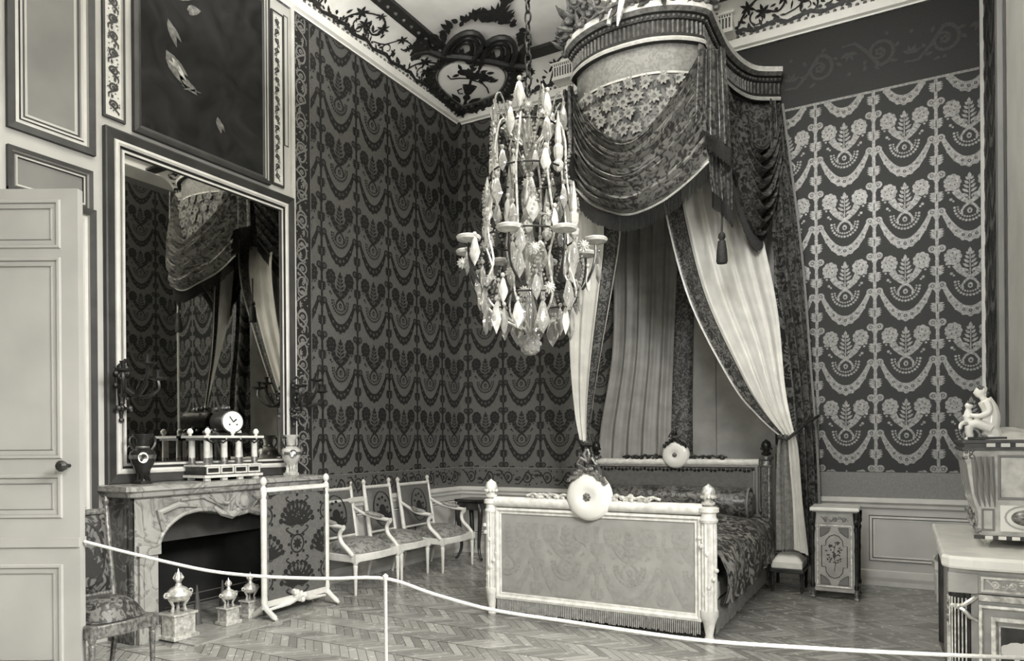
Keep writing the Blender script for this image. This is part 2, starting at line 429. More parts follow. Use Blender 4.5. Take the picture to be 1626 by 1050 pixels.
# left wall: silk hanging from the corner to the chimney breast, painted woodwork beyond, hole for the hearth
b = MB()
def q(b, fn, u0, v0, u1, v1, m): b.add([fn(u0,v0), fn(u1,v0), fn(u1,v1), fn(u0,v1)], [(0,1,2,3)], m)
q(b, LW, -3.03, 0, 0, 0.90, 3); q(b, LW, -3.03, 0.90, 0, 6.2, 0)
q(b, LW, -3.30, 0, -3.03, 6.2, 3); q(b, LW, -4.70, 0.98, -3.30, 6.2, 3); q(b, LW, RY, 0, -4.70, 6.2, 3)
silk(b, LW, [-0.43-TW*0.5-TW*k+TW*(1) for k in range(7)], 1.165, 6.0, -2.78, -0.005, 1, 0)
b.decal(shift(rinceau(2.78, 0.22, 3), -2.79, 0.925), LW, 1, 0, 0.002)
vb = [(-b_ , a) for a, b_ in rinceau(4.8, 0.20, 5)]  if False else None
b.decal([[(-3.02,0.92),(-2.79,0.92),(-2.79,5.86),(-3.02,5.86)]], LW, 1, 0, 0.0015)
strip = rinceau(4.9, 0.19, 5)
b.decal([[(-2.815-v, 0.95+u) for u, v in s_] for s_ in strip], LW, 4, 0, 0.003)
for k in range(15): b.decal(hoop(-2.91, 1.10+0.335*k, 0.062, 0.085, 0.018), LW, 4, 0, 0.005)
b.decal([[(-2.785,0.9),(-2.778,0.9),(-2.778,5.9),(-2.785,5.9)], [(-2.79,1.155),(0,1.155),(0,1.165),(-2.79,1.165)]], LW, 2, 0, 0.004)
struct('wall_left', b, ['silk_grey', 'silk_dark', 'silk_light', 'paint', 'silk_plain'])

b = MB()
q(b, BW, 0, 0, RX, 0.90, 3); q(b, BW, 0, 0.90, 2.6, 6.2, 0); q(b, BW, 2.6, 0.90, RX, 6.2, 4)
silk(b, BW, [0.135+TW*0.5+TW*k for k in range(-1, 5)], 1.165, 6.0, 0.005, 2.6, 1, 0)
silk(b, BW, [0.135+TW*0.5+TW*k for k in range(4, 11)], 1.165, 5.06, 2.6, RX-.01, 2, 4)  # motif lighter than ground here: silk sheen set by colour
b.decal(shift(rinceau(2.6, 0.22, 8), 0.02, 0.925), BW, 1, 0, 0.002)
b.decal([[(0,1.155),(2.6,1.155),(2.6,1.165),(0,1.165)], [(2.6,5.06),(6.0,5.06),(6.0,5.085),(2.6,5.085)], [(RX-.03,0.9),(RX,0.9),(RX,5.9),(RX-.03,5.9)]], BW, 2, 0, 0.004)
b.decal([[(2.6,0.9),(6.0,0.9),(6.0,1.16),(2.6,1.16)]], BW, 5, 0, 0.004)
b.decal(shift(rinceau(3.4, 0.40, 9), 2.6, 5.25), BW, 6, 0, 0.003)
struct('wall_back', b, ['silk_grey', 'silk_dark', 'silk_light', 'paint', 'silk_sheen_ground', 'silk_plain', 'silk_dim'])

# right wall with two tall windows, and the wall behind the camera
RW = lambda u, v, o=0.0: (RX-o, u, v)
WN = [(-6.7, -5.1), (-9.7, -8.1)]; WZ0, WZ1 = 0.45, 4.3
b = MB(); ys = [RY, -9.7, -8.1, -6.7, -5.1, 0]
for i in range(5):
    if i in (1, 3): q(b, RW, ys[i], 0, ys[i+1], WZ0, 0); q(b, RW, ys[i], WZ1, ys[i+1], 6.2, 0)
    else: q(b, RW, ys[i], 0, ys[i+1], 6.2, 0)
RS = lambda u, v, o=0.0: (RX-0.004-o, u, v)
q(b, RS, -1.45, 0.90, 0.0, 6.0, 1)
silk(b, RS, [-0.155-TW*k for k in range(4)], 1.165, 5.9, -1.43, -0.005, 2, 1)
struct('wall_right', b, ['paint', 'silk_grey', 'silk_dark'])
b = MB(); b.span((-0.1, RY-0.1, 0), (RX+0.1, RY, 6.2)); struct('wall_front', b, 'paint')
for i, (a, c) in enumerate(WN):
    b = MB()
    for y in (a+0.03, (a+c)/2, c-0.03): b.box((RX+0.04, y, (WZ0+WZ1)/2), (0.07, 0.06, WZ1-WZ0))
    for k in range(6): b.box((RX+0.04, (a+c)/2, WZ0+0.03+(WZ1-WZ0-0.06)*k/5), (0.05, c-a, 0.05))
    w = struct('window_%d' % (i+1), b, 'paint_light')
    p = MB(); p.span((RX+0.035, a, WZ0), (RX+0.04, c, WZ1)); obj('pane', p, 'glass', w)

# wainscot and skirting
def rail(fn, u0, u1, z0, z1, d, name=None):
    b = MB(); prof = [(0, z0), (d*0.5, z0), (d*0.6, z0+(z1-z0)*0.3), (d, z0+(z1-z0)*0.55), (d, z1-0.008), (d*0.8, z1), (0, z1)]
    for i in range(len(prof)-1):
        (o0, h0), (o1, h1) = prof[i], prof[i+1]
        b.add([fn(u0, h0, o0), fn(u1, h0, o0), fn(u1, h1, o1), fn(u0, h1, o1)], [(0,1,2,3)])
    return b
struct('baseboard_left', rail(LW, -3.03, 0, 0, 0.16, 0.03), 'paint_light')
struct('baseboard_back', rail(BW, 0, RX, 0, 0.16, 0.03), 'paint_light')
struct('trim_1', rail(LW, -3.03, 0, 0.80, 0.90, 0.055), 'paint_light')
struct('trim_2', rail(BW, 0, RX, 0.80, 0.90, 0.055), 'paint_light')
MOULD = [(0, 0.001), (0.008, 0.018), (0.03, 0.018), (0.038, 0.006), (0.055, 0.004)]
b = MB(); b2 = MB()
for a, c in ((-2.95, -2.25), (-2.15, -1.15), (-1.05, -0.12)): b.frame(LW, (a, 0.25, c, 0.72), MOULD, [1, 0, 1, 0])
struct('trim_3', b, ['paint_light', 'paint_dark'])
b = MB()
for a, c in ((0.12, 1.0), (1.1, 2.0), (2.1, 3.1), (3.2, 4.2), (4.35, 4.9), (5.02, 5.98)): b.frame(BW, (a, 0.25, c, 0.72), MOULD, [1, 0, 1, 0])
struct('trim_4', b, ['paint_light', 'paint_dark'])

b = MB()
for a, c in ((-3.1, -1.62), (-4.9, -3.3)): b.frame(RW, (a, 1.0, c, 5.6), MOULD, [1, 0, 1, 0]); b.frame(RW, (a, 0.22, c, 0.75), MOULD, [1, 0, 1, 0])
b.span((RX-.05, -1.60, 0), (RX, -1.45, 5.84), 0)
struct('trim_20', b, ['paint_mid', 'paint_dark'])
b = MB(); b.span((RX-.035, -.025, .9), (RX, 0, 5.84), 0); struct('trim_21', b, 'paint_light')
# chimney breast woodwork: bold mouldings with dark hollows
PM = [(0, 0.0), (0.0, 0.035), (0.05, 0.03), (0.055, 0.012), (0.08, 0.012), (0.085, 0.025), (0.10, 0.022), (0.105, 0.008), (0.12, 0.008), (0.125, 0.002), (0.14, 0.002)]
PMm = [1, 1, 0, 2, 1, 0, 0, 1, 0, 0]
def panel(name, rect, fill='paint_mid'):
    b = MB(); b.frame(LW, rect, PM, PMm)
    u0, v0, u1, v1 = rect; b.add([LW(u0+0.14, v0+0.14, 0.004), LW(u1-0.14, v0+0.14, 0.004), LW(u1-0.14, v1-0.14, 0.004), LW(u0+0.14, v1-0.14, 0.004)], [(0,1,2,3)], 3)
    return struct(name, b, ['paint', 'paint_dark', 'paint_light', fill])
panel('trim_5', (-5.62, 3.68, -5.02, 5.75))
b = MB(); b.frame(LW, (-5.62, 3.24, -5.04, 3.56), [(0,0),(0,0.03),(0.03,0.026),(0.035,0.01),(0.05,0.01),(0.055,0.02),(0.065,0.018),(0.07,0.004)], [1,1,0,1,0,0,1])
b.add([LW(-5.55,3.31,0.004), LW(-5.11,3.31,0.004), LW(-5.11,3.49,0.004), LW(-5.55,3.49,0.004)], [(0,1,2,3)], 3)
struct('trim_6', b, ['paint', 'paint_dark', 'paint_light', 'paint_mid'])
panel('trim_7', (-5.62, 0.95, -5.02, 3.27))
# narrow carved strips either side of the painting
for name, a, c, sd in (('trim_8', -4.955, -4.775, 21), ('trim_9', -3.30, -3.15, 22)):
    b = MB(); b.frame(LW, (a, 4.02, c, 5.72), [(0,0),(0,0.02),(0.02,0.02),(0.026,0.004),(0.04,0.004)], [1,1,0,0])
    b.add([LW(a+0.03,4.05,0.005), LW(c-0.03,4.05,0.005), LW(c-0.03,5.69,0.005), LW(a+0.03,5.69,0.005)], [(0,1,2,3)], 0)
    h = c-a-0.08
    b.decal([[(a+0.04+v, 4.07+u) for u, v in s_] for s_ in rinceau(1.6, h, sd, step=h*1.3, w=0.12)], LW, 2, 0, 0.008)
    struct(name, b, ['paint_light', 'paint_dark', 'orn_dark'])
# pilaster edge of the breast against the silk
b = MB(); b.span((0, -3.06, 0), (0.035, -3.02, 5.9)); struct('trim_10', b, 'paint_light')
b = MB(); b.frame(LW, (-3.135, 4.45, -3.075, 5.75), [(0,0.002),(0.012,0.004),(0.02,0.002)], [1,0]); struct('trim_19', b, ['paint', 'paint_dark'])

# cornice, cove and its painted arabesques
def cove_fn(along):
    def fn(s, t, o=0.0):
        a = t * pi/2; R = 0.36; cx_, cz_ = 0.42, 5.97
        d = cx_ - (R)*cos(a) - 0.0; z = cz_ + 0.24*sin(a)
        d += o*cos(a); z -= o*sin(a)
        return along(s, d, z)
    return fn
CL = cove_fn(lambda s, d, z: (d, s, z)); CB = cove_fn(lambda s, d, z: (s, -d, z))
def cornice(name, fn3, s0, s1):
    b = MB(); prof = [(0.0, 5.84), (0.03, 5.845), (0.035, 5.86), (0.075, 5.87), (0.08, 5.955), (0.055, 5.965), (0.055, 5.985)]
    for i in range(len(prof)-1):
        (d0, z0), (d1, z1) = prof[i], prof[i+1]
        b.add([fn3(s0, d0, z0), fn3(s1, d0, z0), fn3(s1, d1, z1), fn3(s0, d1, z1)], [(0,1,2,3)], 1 if i in (0,) else 0)
    n = int(abs(s1-s0)/0.07)
    for k in range(n):
        p = fn3(s0+(s1-s0)*(k+0.5)/n, 0.062, 5.975); b.ball(p, 0.02, 1, 6)
    return struct(name, b, ['cornice_white', 'orn_mid'])
cornice('trim_11', lambda s, d, z: (d, s, z), RY, -0.07); cornice('trim_12', lambda s, d, z: (s, -d, z), 0.07, RX)
def arabesque(L, seed):
    # s along the wall in metres, t 0..1 up the cove (about 0.5 m)
    rnd = random.Random(seed); P = []; H = 0.46
    mod = 1.15; n = int(L/mod)
    for i in range(n):
        x = i*mod
        P += band([(x+mod*k/10, 0.06+0.03*sin(k*2.1)) for k in range(11)], 0.05)
        for k in range(46):
            a = rnd.uniform(0, 1); yy = rnd.betavariate(1.1, 2.4)*0.30
            P.append(leaf(x+a*mod, 0.03+yy, rnd.uniform(0.05, 0.10), rnd.uniform(0.02, 0.04), rnd.uniform(0, 2*pi)))
        for k in range(30): P.append(E(x+rnd.uniform(0, mod), 0.025+rnd.uniform(0, 0.09), rnd.uniform(0.012, 0.024), n=7))
        P += band(cr([(x+0.05,0.10,0),(x+0.2,0.30,0),(x+0.42,0.40,0),(x+0.58,0.30,0),(x+0.50,0.18,0),(x+0.38,0.22,0)], 18) if False else [(v.x, v.y) for v in cr([(x+0.05,0.10,0),(x+0.2,0.30,0),(x+0.42,0.40,0),(x+0.58,0.30,0),(x+0.50,0.18,0),(x+0.38,0.22,0)], 18)], 0.022)
        P += band([(v.x, v.y) for v in cr([(x+0.55,0.12,0),(x+0.72,0.18,0),(x+0.86,0.34,0),(x+1.0,0.36,0),(x+1.02,0.27,0),(x+0.94,0.25,0)], 16)], 0.016)
        P += spiral(x+0.78, 0.15, 0.11, 1.3, 0.022, 0.5, -1, 18) + spiral(x+0.28, 0.16, 0.09, 1.2, 0.02, 2, 1, 18)
        for bx, by, r in ((x+0.20,0.30,0.05),(x+0.40,0.40,0.035),(x+0.56,0.30,0.045),(x+0.86,0.34,0.04),(x+1.02,0.30,0.03),(x+0.34,0.22,0.05)):
            for k in range(6): P.append(leaf(bx, by, r*1.8, r*0.7, k*1.05 + bx))
    return [[(a, min(1, v/H)) for a, v in p_] for p_ in P]
def cove(name, fn, s0, s1, seed, offs, blocks):
    b = MB(); b.grid(lambda u, v: fn(s0+(s1-s0)*u, v), 1, 12, 0)
    b.decal([[(offs+a, v) for a, v in p_] for p_ in arabesque(abs(s1-s0), seed)], fn, 1, 1, 0.006)
    return struct(name, b, ['cove', 'orn_dark'])
cove('trim_13', CL, RY, 0, 31, RY+0.1, []); cove('trim_14', CB, 0, RX, 32, 0.25, [])
b = MB()   # dark beaded border on the ceiling at the head of the cove
b.span((0.42, RY, CZ-0.045), (0.60, -0.42, CZ-0.004)); b.span((0.42, -0.60, CZ-0.045), (RX, -0.42, CZ-0.004))
for k in range(70): b.ball((0.51, -0.6-0.14*k, CZ-0.048), 0.022, 1, 6)
struct('trim_15', b, ['orn_dark', 'orn_mid'])
# two triglyph blocks on the cornice either side of the bed crown
for name, x in (('trim_16', 1.70), ('trim_17', 3.60)):
    b = MB(); b.box((x, -0.12, 6.095), (0.27, 0.24, 0.25), 0); b.box((x, -0.13, 6.19), (0.31, 0.27, 0.06), 0); b.box((x, -0.125, 5.985), (0.29, 0.26, 0.04), 0)
    for k in range(7): b.box((x-0.105+0.035*k, -0.243, 6.07), (0.018, 0.012, 0.11), 1)
    for k in range(9): b.box((x-0.11+0.0275*k, -0.243, 6.148), (0.014, 0.012, 0.02), 1)
    struct(name, b, ['cornice_white', 'orn_mid'], bev=0.004)

# corner cartouche
P0 = Vector((.15,-.15,5.97)); e1 = Vector((.70711,.70711,0)); e2 = (Vector((.75,-.75,6.235))-P0).normalized(); nn = Vector((e1.y*e2.z-e1.z*e2.y, e1.z*e2.x-e1.x*e2.z, e1.x*e2.y-e1.y*e2.x)).normalized()
if nn.z > 0: nn = -nn
def CART(u, v, o=0.0): return tuple(P0 + e1*u + e2*v + nn*(o+0.02))
b = MB()
plate = [(v.x, v.y) for v in cr([(-0.02,0.10,0),(-0.33,0.33,0),(-0.46,0.53,0),(-0.42,0.76,0),(-0.2,0.92,0),(0,0.86,0),(0.2,0.94,0),(0.42,0.84,0),(0.49,0.66,0),(0.44,0.44,0),(0.28,0.28,0),(-0.02,0.10,0)], 48)][:-1]
b.add([CART(u, v, 0) for u, v in plate] + [CART(0, 0.6, 0.03)], [(i, (i+1) % len(plate), len(plate)) for i in range(len(plate))], 0, True)
b.tube([CART(u, v, 0.01) for u, v in plate + plate[:2]], 0.03, 8, 1)
for i, (u, v) in enumerate(plate): b.ball(CART(u*1.03, v+(v-.55)*.03, 0.03), .034+.012*(i % 2), 1, 7)
b.tube([CART(u*.90, .55+(v-.55)*.90, 0.03) for u, v in plate + plate[:2]], 0.010, 6, 2)
rnd = random.Random(4)
for i, (u, v) in enumerate(plate):
    for k in range(3):
        b.decal([leaf(u + rnd.uniform(-.02,.02), v + rnd.uniform(-.02,.02), rnd.uniform(.09,.16), .055, math.atan2(v-.55, u)+rnd.uniform(-.9,.9))], CART, 1, 1, 0.05+0.01*k)
cb = [E(0.02,0.66,0.10,0.06), E(-0.1,0.70,0.09,0.05), E(0.13,0.68,0.09,0.05), [(-0.012,0.15),(0.03,0.15),(0.02,0.7),(-0.01,0.7)], [(-0.08,0.48),(0.1,0.48),(0.05,0.36),(-0.03,0.36)], E(0.01,0.5,0.10,0.025), E(0.01,0.30,0.05,0.05), leaf(-.05,.2,.2,.08,2.4), leaf(.05,.2,.2,.08,.7)]
for a in range(26): t = rnd.uniform(-.1, 1)*pi; r = rnd.uniform(.05, .27); cb.append(leaf(0.01+r*cos(t), 0.62+r*0.55*sin(t), 0.10, 0.045, t+rnd.uniform(-1,1)))
cb += band([(0.0,0.62),(-0.15,0.60),(-0.25,0.57),(-0.3,0.62)], 0.02) + band([(0.0,0.60),(0.15,0.58),(0.24,0.50),(0.28,0.42)], 0.02) + band([(-.08,.44),(-.13,.40),(-.10,.35),(-.05,.36)], .02)
b.decal(cb, CART, 1, 1, 0.035)
for sgn in (-1, 1):
    b.decal([leaf(sgn*(.05+.05*k), .04+.05*k, .2, .08, pi/2 - sgn*(1.2+.05*k)) for k in range(6)], CART, 1, 1, 0.03)
crt = struct('trim_18', b, ['cove', 'orn_dark', 'orn_mid'])
# crest of shells and leaves lying on the ceiling above the cartouche
f1 = Vector((.70711,.70711,0)); f2 = Vector((.70711,-.70711,0)); B0 = Vector((.68,-.68,CZ-0.06))
def CREST(u, v, o=0.0): return tuple(B0 + f1*u*0.85 + f2*(v*1.6+.20) - Vector((0,0,o)))
b = MB()
for k, (r, w) in enumerate(((0.16,0.05),(0.27,0.055),(0.38,0.06))):
    for sgn in (-1, 1):
        pts = [(sgn*0.22 + r*0.72*cos(a), 0.05 + r*0.85*sin(a)) for a in [pi*j/12 for j in range(13)]]
        b.tube([CREST(u, v, 0.03*k) for u, v in pts], w*0.55, 6, 0)
rnd = random.Random(9); lv = []
for a in range(64):
    t = pi*rnd.uniform(0.0, 1); u, v = 0.58*cos(t)+rnd.uniform(-.05,.05), 0.08+0.45*sin(t)+rnd.uniform(-.05,.05)
    lv.append(leaf(u, v, rnd.uniform(.09,.17), .06, t+rnd.uniform(-1.2,1.2)))
for a in range(9): lv.append(leaf(0.04, 0.52, .22, .06, pi*a/8))
lv += [E(0.04, 0.72, .05), leaf(.04,.6,.25,.09,pi/2), leaf(.04,.72,.12,.05,.5), leaf(.04,.72,.12,.05,2.6)]
b.decal(lv, CREST, 0, 0, 0.02)
b.tube([CREST(u, v, 0.02) for u, v in ((-.95,-.16),(-.85,-.02),(-.72,.02),(-.5,-.02),(-.2,0),(.2,0),(.5,-.02),(.8,.0))], 0.045, 7, 0)
b.decal(spiral(-.85, .06, .12, 1.2, .05, 0, 1) + [leaf(-.85,.05,.16,.07,k) for k in range(6)], CREST, 0, 0, .04)
obj('crest', b, ['orn_dark'], crt)

# open door leaf on the left
b = MB(); DW, DH, DT = 1.20, 3.015, 0.05
D1 = lambda u, v, o=0.0: (-u, o, v)      # u from the free edge toward the hinges
b.span((0, -DT/2, 0.01), (-DW, DT/2, DH), 0)
DM = [(0, 0.0), (0.006, 0.012), (0.02, 0.012), (0.026, 0.002), (0.05, 0.001), (0.055, 0.008)]
for z0, z1 in ((2.66, 2.95), (1.42, 2.61), (1.07, 1.33), (0.18, 0.80)):
    for sd in (-1, 1):
        fn = lambda u, v, o=0.0, sd=sd: (-u, sd*(DT/2+o), v)
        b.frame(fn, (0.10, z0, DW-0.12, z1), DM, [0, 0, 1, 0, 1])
for sd in (-1, 1): b.span((0, sd*(DT/2+0.012), 0.90), (-DW, sd*DT/2, 0.955), 0)
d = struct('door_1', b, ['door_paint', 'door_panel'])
d.location = (1.087, -5.741, 0); d.rotation_euler = (0, 0, math.radians(29.1))
h = MB(); h.lathe([(0.012,0),(0.012,0.05),(0.03,0.06),(0.034,0.08),(0.02,0.1),(0.0001,0.1)], (-0.06,-DT/2-0.0,1.38), 10, 0, 'y'); h.v = [(x, -DT/2-(y+DT/2), z) for x, y, z in h.v]
obj('door_knob', h, 'bronze', d)

# ------------------------------------------------------------------ the bed
def fringe_mb(path, drop, n, mat=0, jag=0.25, thick=0.012):
    # hanging threads along a 3D path
    b = MB(); pts = cr(path, n+1)
    for i in range(n):
        a, c = pts[i], pts[i+1]; d = drop*(1-jag*random.random()*0.5)
        t = (c-a); m = t.normalized(); o = Vector((-m.y, m.x, 0)); o = o.normalized()*thick if o.length > 1e-4 else Vector((0, thick, 0))
        e = t*0.40; mid = (a+c)/2
        b.add([mid-e, mid+e, mid+e*0.8-Vector((0,0,d)), mid-e*0.8-Vector((0,0,d)), mid-o, mid-o-Vector((0,0,d*0.96))],
              [(0,4,5,3), (4,1,2,5)], mat)
    for k in range(len(pts)-1):
        a, c = pts[k], pts[k+1]; b.add([a+Vector((0,0,.01)), c+Vector((0,0,.01)), c-Vector((0,0,.02)), a-Vector((0,0,.02))], [(0,1,2,3)], mat)
    return b
bed = thing('canopy_bed', 'wide white and gilt bed with pale silk footboard and round porcelain plaques', 'bed', (3.14, -1.7, 0))
XL, XR, YF, YH = 2.20, 4.075, -2.87, -0.55
def fluted(b, c, r, z0, z1, mat=0, n=12):
    prof = []; vs = []; m = n*4
    for z in (z0, z1):
        for i in range(m):
            a = 2*pi*i/m; q_ = r*(1 - 0.14*(0.5+0.5*cos(n*a))); vs.append((c[0]+q_*cos(a), c[1]+q_*sin(a), z))
    b.add(vs, [(i, (i+1) % m, m+(i+1) % m, m+i) for i in range(m)] + [tuple(range(m, 2*m))], mat, True)
def bed_post(x, y, top, r, mt, fin, dark):
    p = MB(); h = top-0.20
    p.lathe([(0.032,0),(0.04,0.02),(0.028,0.05),(0.045,0.14),(r,0.18),(r*1.15,0.2),(r*1.15,0.24)], (x,y,0), 14)
    fluted(p, (x, y), r, 0.24, h-0.08)
    p.lathe([(r*1.1,h-0.08),(r*1.2,h-0.06),(r*0.95,h-0.04),(r*0.95,h-0.01),(r*1.3,h),(r*1.3,h+0.03),(r*0.9,h+0.04)], (x,y,0), 14)
    for k in range(9): p.ball((x + r*1.02*cos(0.7*k+3.6), y - abs(r*1.02*sin(0.7*k)), 0.30+0.06*k), 0.018, 0, 6)
    o = obj('post', p, mt, bed, True)
    f = MB(); z = h+0.04
    f.lathe([(0.025,z),(0.05,z+0.015),(0.052,z+0.03),(0.03,z+0.04),(0.035,z+0.055)], (x,y,0), 12)
    f.lathe([(0.02,z+0.05),(0.046,z+0.075),(0.052,z+0.105),(0.04,z+0.14),(0.012,z+0.16),(0.0001,z+0.17)], (x,y,0), 10)
    for k in range(10): f.ball((x+0.047*cos(0.63*k), y+0.047*sin(0.63*k), z+0.07), 0.014, 0, 5)
    obj('finial', f, fin, o).parent = o
    # undo the offset for the sub-part: post's mesh is relative to the bed
    return o
def fix_sub(o, parent_thing):
    L = Vector(parent_thing.location)
    o.data.transform(Matrix.Translation(-L)); return o
for x, y, top, r, mt, fn_ in ((XL, YF, 1.17, 0.05, 'bed_white', 'bed_white'), (XR, YF, 1.17, 0.06, 'bed_white', 'gilt'), (XL+.03, YH, 1.50, 0.05, 'bronze_mid', 'bronze'), (XR+.03, YH, 1.50, 0.055, 'bronze_mid', 'bronze')):
    o = bed_post(x, y, top, r, mt, fn_, None); fix_sub(o.children[0], bed)
FBW = lambda yy: (lambda u, v, o=0.0: (u, yy-o, v))
def bed_end(yy, z0, z1, silkm, mats, nm):
    fn = FBW(yy); b = MB(); b.span((XL+0.03, yy, z0), (XR-0.03, yy+0.05, z1), 0)
    b.frame(fn, (XL+0.045, z0, XR-0.05, z1), [(0,0.0),(0,0.025),(0.02,0.03),(0.035,0.012),(0.05,0.012),(0.055,0.002)], [1,1,1,1,1])
    if nm == 'footboard_panel':
        for k in range(4): b.decal(clip(shift(TILE, 2.36+0.55*k, 0.17), XL+0.11, z0+0.07, XR-0.11, z1-0.12), fn, 2, 0, 0.003)
    return obj(nm, b, mats, bed, True)
bed_end(YF, 0.15, 0.935, 'bed_silk', ['bed_silk', 'bed_white', 'bed_silk_motif'], 'footboard_panel')
bed_end(YH, 0.45, 1.24, 'lining', ['head_silk', 'silk_plain', 'head_silk'], 'headboard_panel')
def bed_rail(yy, zc, r, nm, mt, orn):
    b = MB(); b.lathe([(r, XL+0.04), (r, XR-0.04)], (0, yy, zc), 14, 0, 'x'); 
    o = obj(nm, b, mt, bed, True)
    g = MB(); rnd = random.Random(int(zc*100))
    for k in range(46):
        x = XL+0.40+rnd.random()*(XR-XL-0.8); hgt = 0.045*(1-abs(x-3.13)/1.0)+0.012
        g.ball((x, yy-0.01+rnd.uniform(-.01,.01), zc+r+hgt*rnd.random()), rnd.uniform(0.012, 0.024), 0, 6, (1.3,1,0.9))
    for k in range(12):
        x = XL+0.42+k*(XR-XL-0.84)/11; g.tube([(x-0.06, yy-0.01, zc+r+0.015), (x, yy-0.015, zc+r+0.035), (x+0.06, yy-0.01, zc+r+0.015)], 0.012, 6)
    return fix_sub(obj('garland', g, orn, o), bed)
bed_rail(YF, 0.985, 0.045, 'foot_rail', 'bed_white', 'gilt'); bed_rail(YH, 1.265, 0.04, 'head_rail', 'bed_white', 'bronze')
# a fringe of small drops below the head rail
g = MB(); rnd = random.Random(2)
for k in range(40): x = XL+0.1+(XR-XL-0.2)*k/39; g.ball((x, YH-0.012, 1.205-0.02*abs(sin(k*0.8))), 0.016, 0, 6, (1,0.6,1.4))
obj('drop_border', g, 'bronze', bed, True)
def plaque(x, yy, z, R, nm, leafm):
    b = MB(); b.lathe([(0.0001,-0.046),(R*0.30,-0.046),(R*0.36,-0.052),(R*0.6,-0.05),(R*0.85,-0.04),(R*0.97,-0.022),(R,0.0),(R,0.02)], (x, yy-0.02, z), 36, 0, 'y')
    o = obj(nm, b, 'porcelain', bed, True)
    c = MB(); c.ball((x, yy-0.075, z), R*.10, 0, 8, (1,.5,1))
    for k in range(7): c.ball((x+R*0.12*cos(k*.9), yy-0.072, z+R*0.12*sin(k*.9)), R*0.065, 0, 6, (1,.5,1))
    fix_sub(obj('rosette', c, 'bronze_mid', o), bed)
    l = MB(); rnd = random.Random(int(R*1000))
    for sgn in (-1, 1):
        for k in range(16):
            t = k/15; px_, pz = x+sgn*R*(0.05+0.75*t), z+R*(1.10-0.45*t**1.5+rnd.uniform(-.1,.1))
            l.ball((px_, yy-0.06+rnd.uniform(-.02,.01), pz), R*rnd.uniform(.07,.12), 0, 6, (1.2,0.7,0.9))
        l.tube([(x, yy-.05, z+R*1.45), (x+sgn*R*.25, yy-.07, z+R*1.6), (x+sgn*R*.42, yy-.07, z+R*1.35), (x+sgn*R*.12, yy-.06, z+R*1.2), (x+sgn*R*.55, yy-.07, z+R*.72)], R*0.075, 6)
        l.tube([(x, yy-.05, z+R*1.4), (x+sgn*R*.12, yy-.07, z+R*1.75), (x+sgn*R*.03, yy-.06, z+R*1.95)], R*0.06, 6)
    fix_sub(obj('leaf_crown', l, leafm, o), bed)
    return o
plaque(3.13, YF, 1.055, 0.195, 'porcelain_plaque', 'bronze_mid'); plaque(3.17, YH, 1.345, 0.15, 'porcelain_plaque', 'bronze')
for sx in (XL, XR): obj('side_rail', MB().span((sx-0.03, YF, 0.28), (sx+0.03, YH, 0.42)), 'bed_white', bed, True)
obj('mattress', MB().span((XL+0.05, YF+0.07, 0.30), (XR-0.05, YH-0.03, 0.56)), 'cream', bed, True, bev=0.05)
fr = fringe_mb([(XL+0.06, YF-0.012, 0.155), (XR-0.06, YF-0.012, 0.155)], 0.115, 110); obj('foot_fringe', fr, 'fringe_mid', bed, True)['kind'] = 'stuff'
fr = fringe_mb([(XR+0.03, YF+0.07, 0.29), (XR+0.03, YH, 0.29)], 0.25, 120); obj('side_fringe', fr, 'fringe_side', bed, True)['kind'] = 'stuff'
# bedspread: humped on top and hanging over the right side
def spread(u, v):
    y = YF+0.062 + v*(YH-YF-0.125)
    prof = [(XL-0.03,0.42),(XL-0.01,0.60),(XL+0.25,0.70),(3.13,0.74),(XR-0.45,0.73),(XR-0.02,0.68),(XR+0.10,0.56),(XR+0.115,0.38),(XR+0.10,0.255)]
    p = cr_at([(a, 0, h) for a, h in prof], u)
    f = 0.024*sin(v*38+u*4)*max(0, (u-0.62)/0.38) + 0.01*sin(v*13+u*9)
    return (p.x+f, y, p.z + 0.10*max(0, v-0.5) + 0.012*sin(v*17+u*14))
b = MB().grid(spread, 60, 70)
tag(obj('bedspread', b, 'brocade_spread', loc=(3.14, -1.7, 0.75)), 'dark brocade bedspread hanging over the right side of the bed', 'bedspread')
b = MB(); r = 0.165
b.lathe([(0.0001,2.27),(0.10,2.28),(r,2.36),(r*1.03,2.8),(r*1.05,3.2),(r*1.03,3.6),(r,3.94),(0.10,4.02),(0.0001,4.03)], (0,-0.78,0.855), 20, 0, 'x')
bo = obj('bolster', b, 'brocade_side', loc=(3.14, -0.78, 0.70)); tag(bo, 'long dark brocade bolster lying against the headboard', 'bolster')
for x in (2.32, 3.98):
    b = MB().ring((x, -0.78, 0.855), 0.16, 0.014, 20, 6, 0, (1,0,0)); bb = obj('piping', b, 'silk_plain', bo); bb.data.transform(Matrix.Translation((-3.14, 0.78, -0.70)))

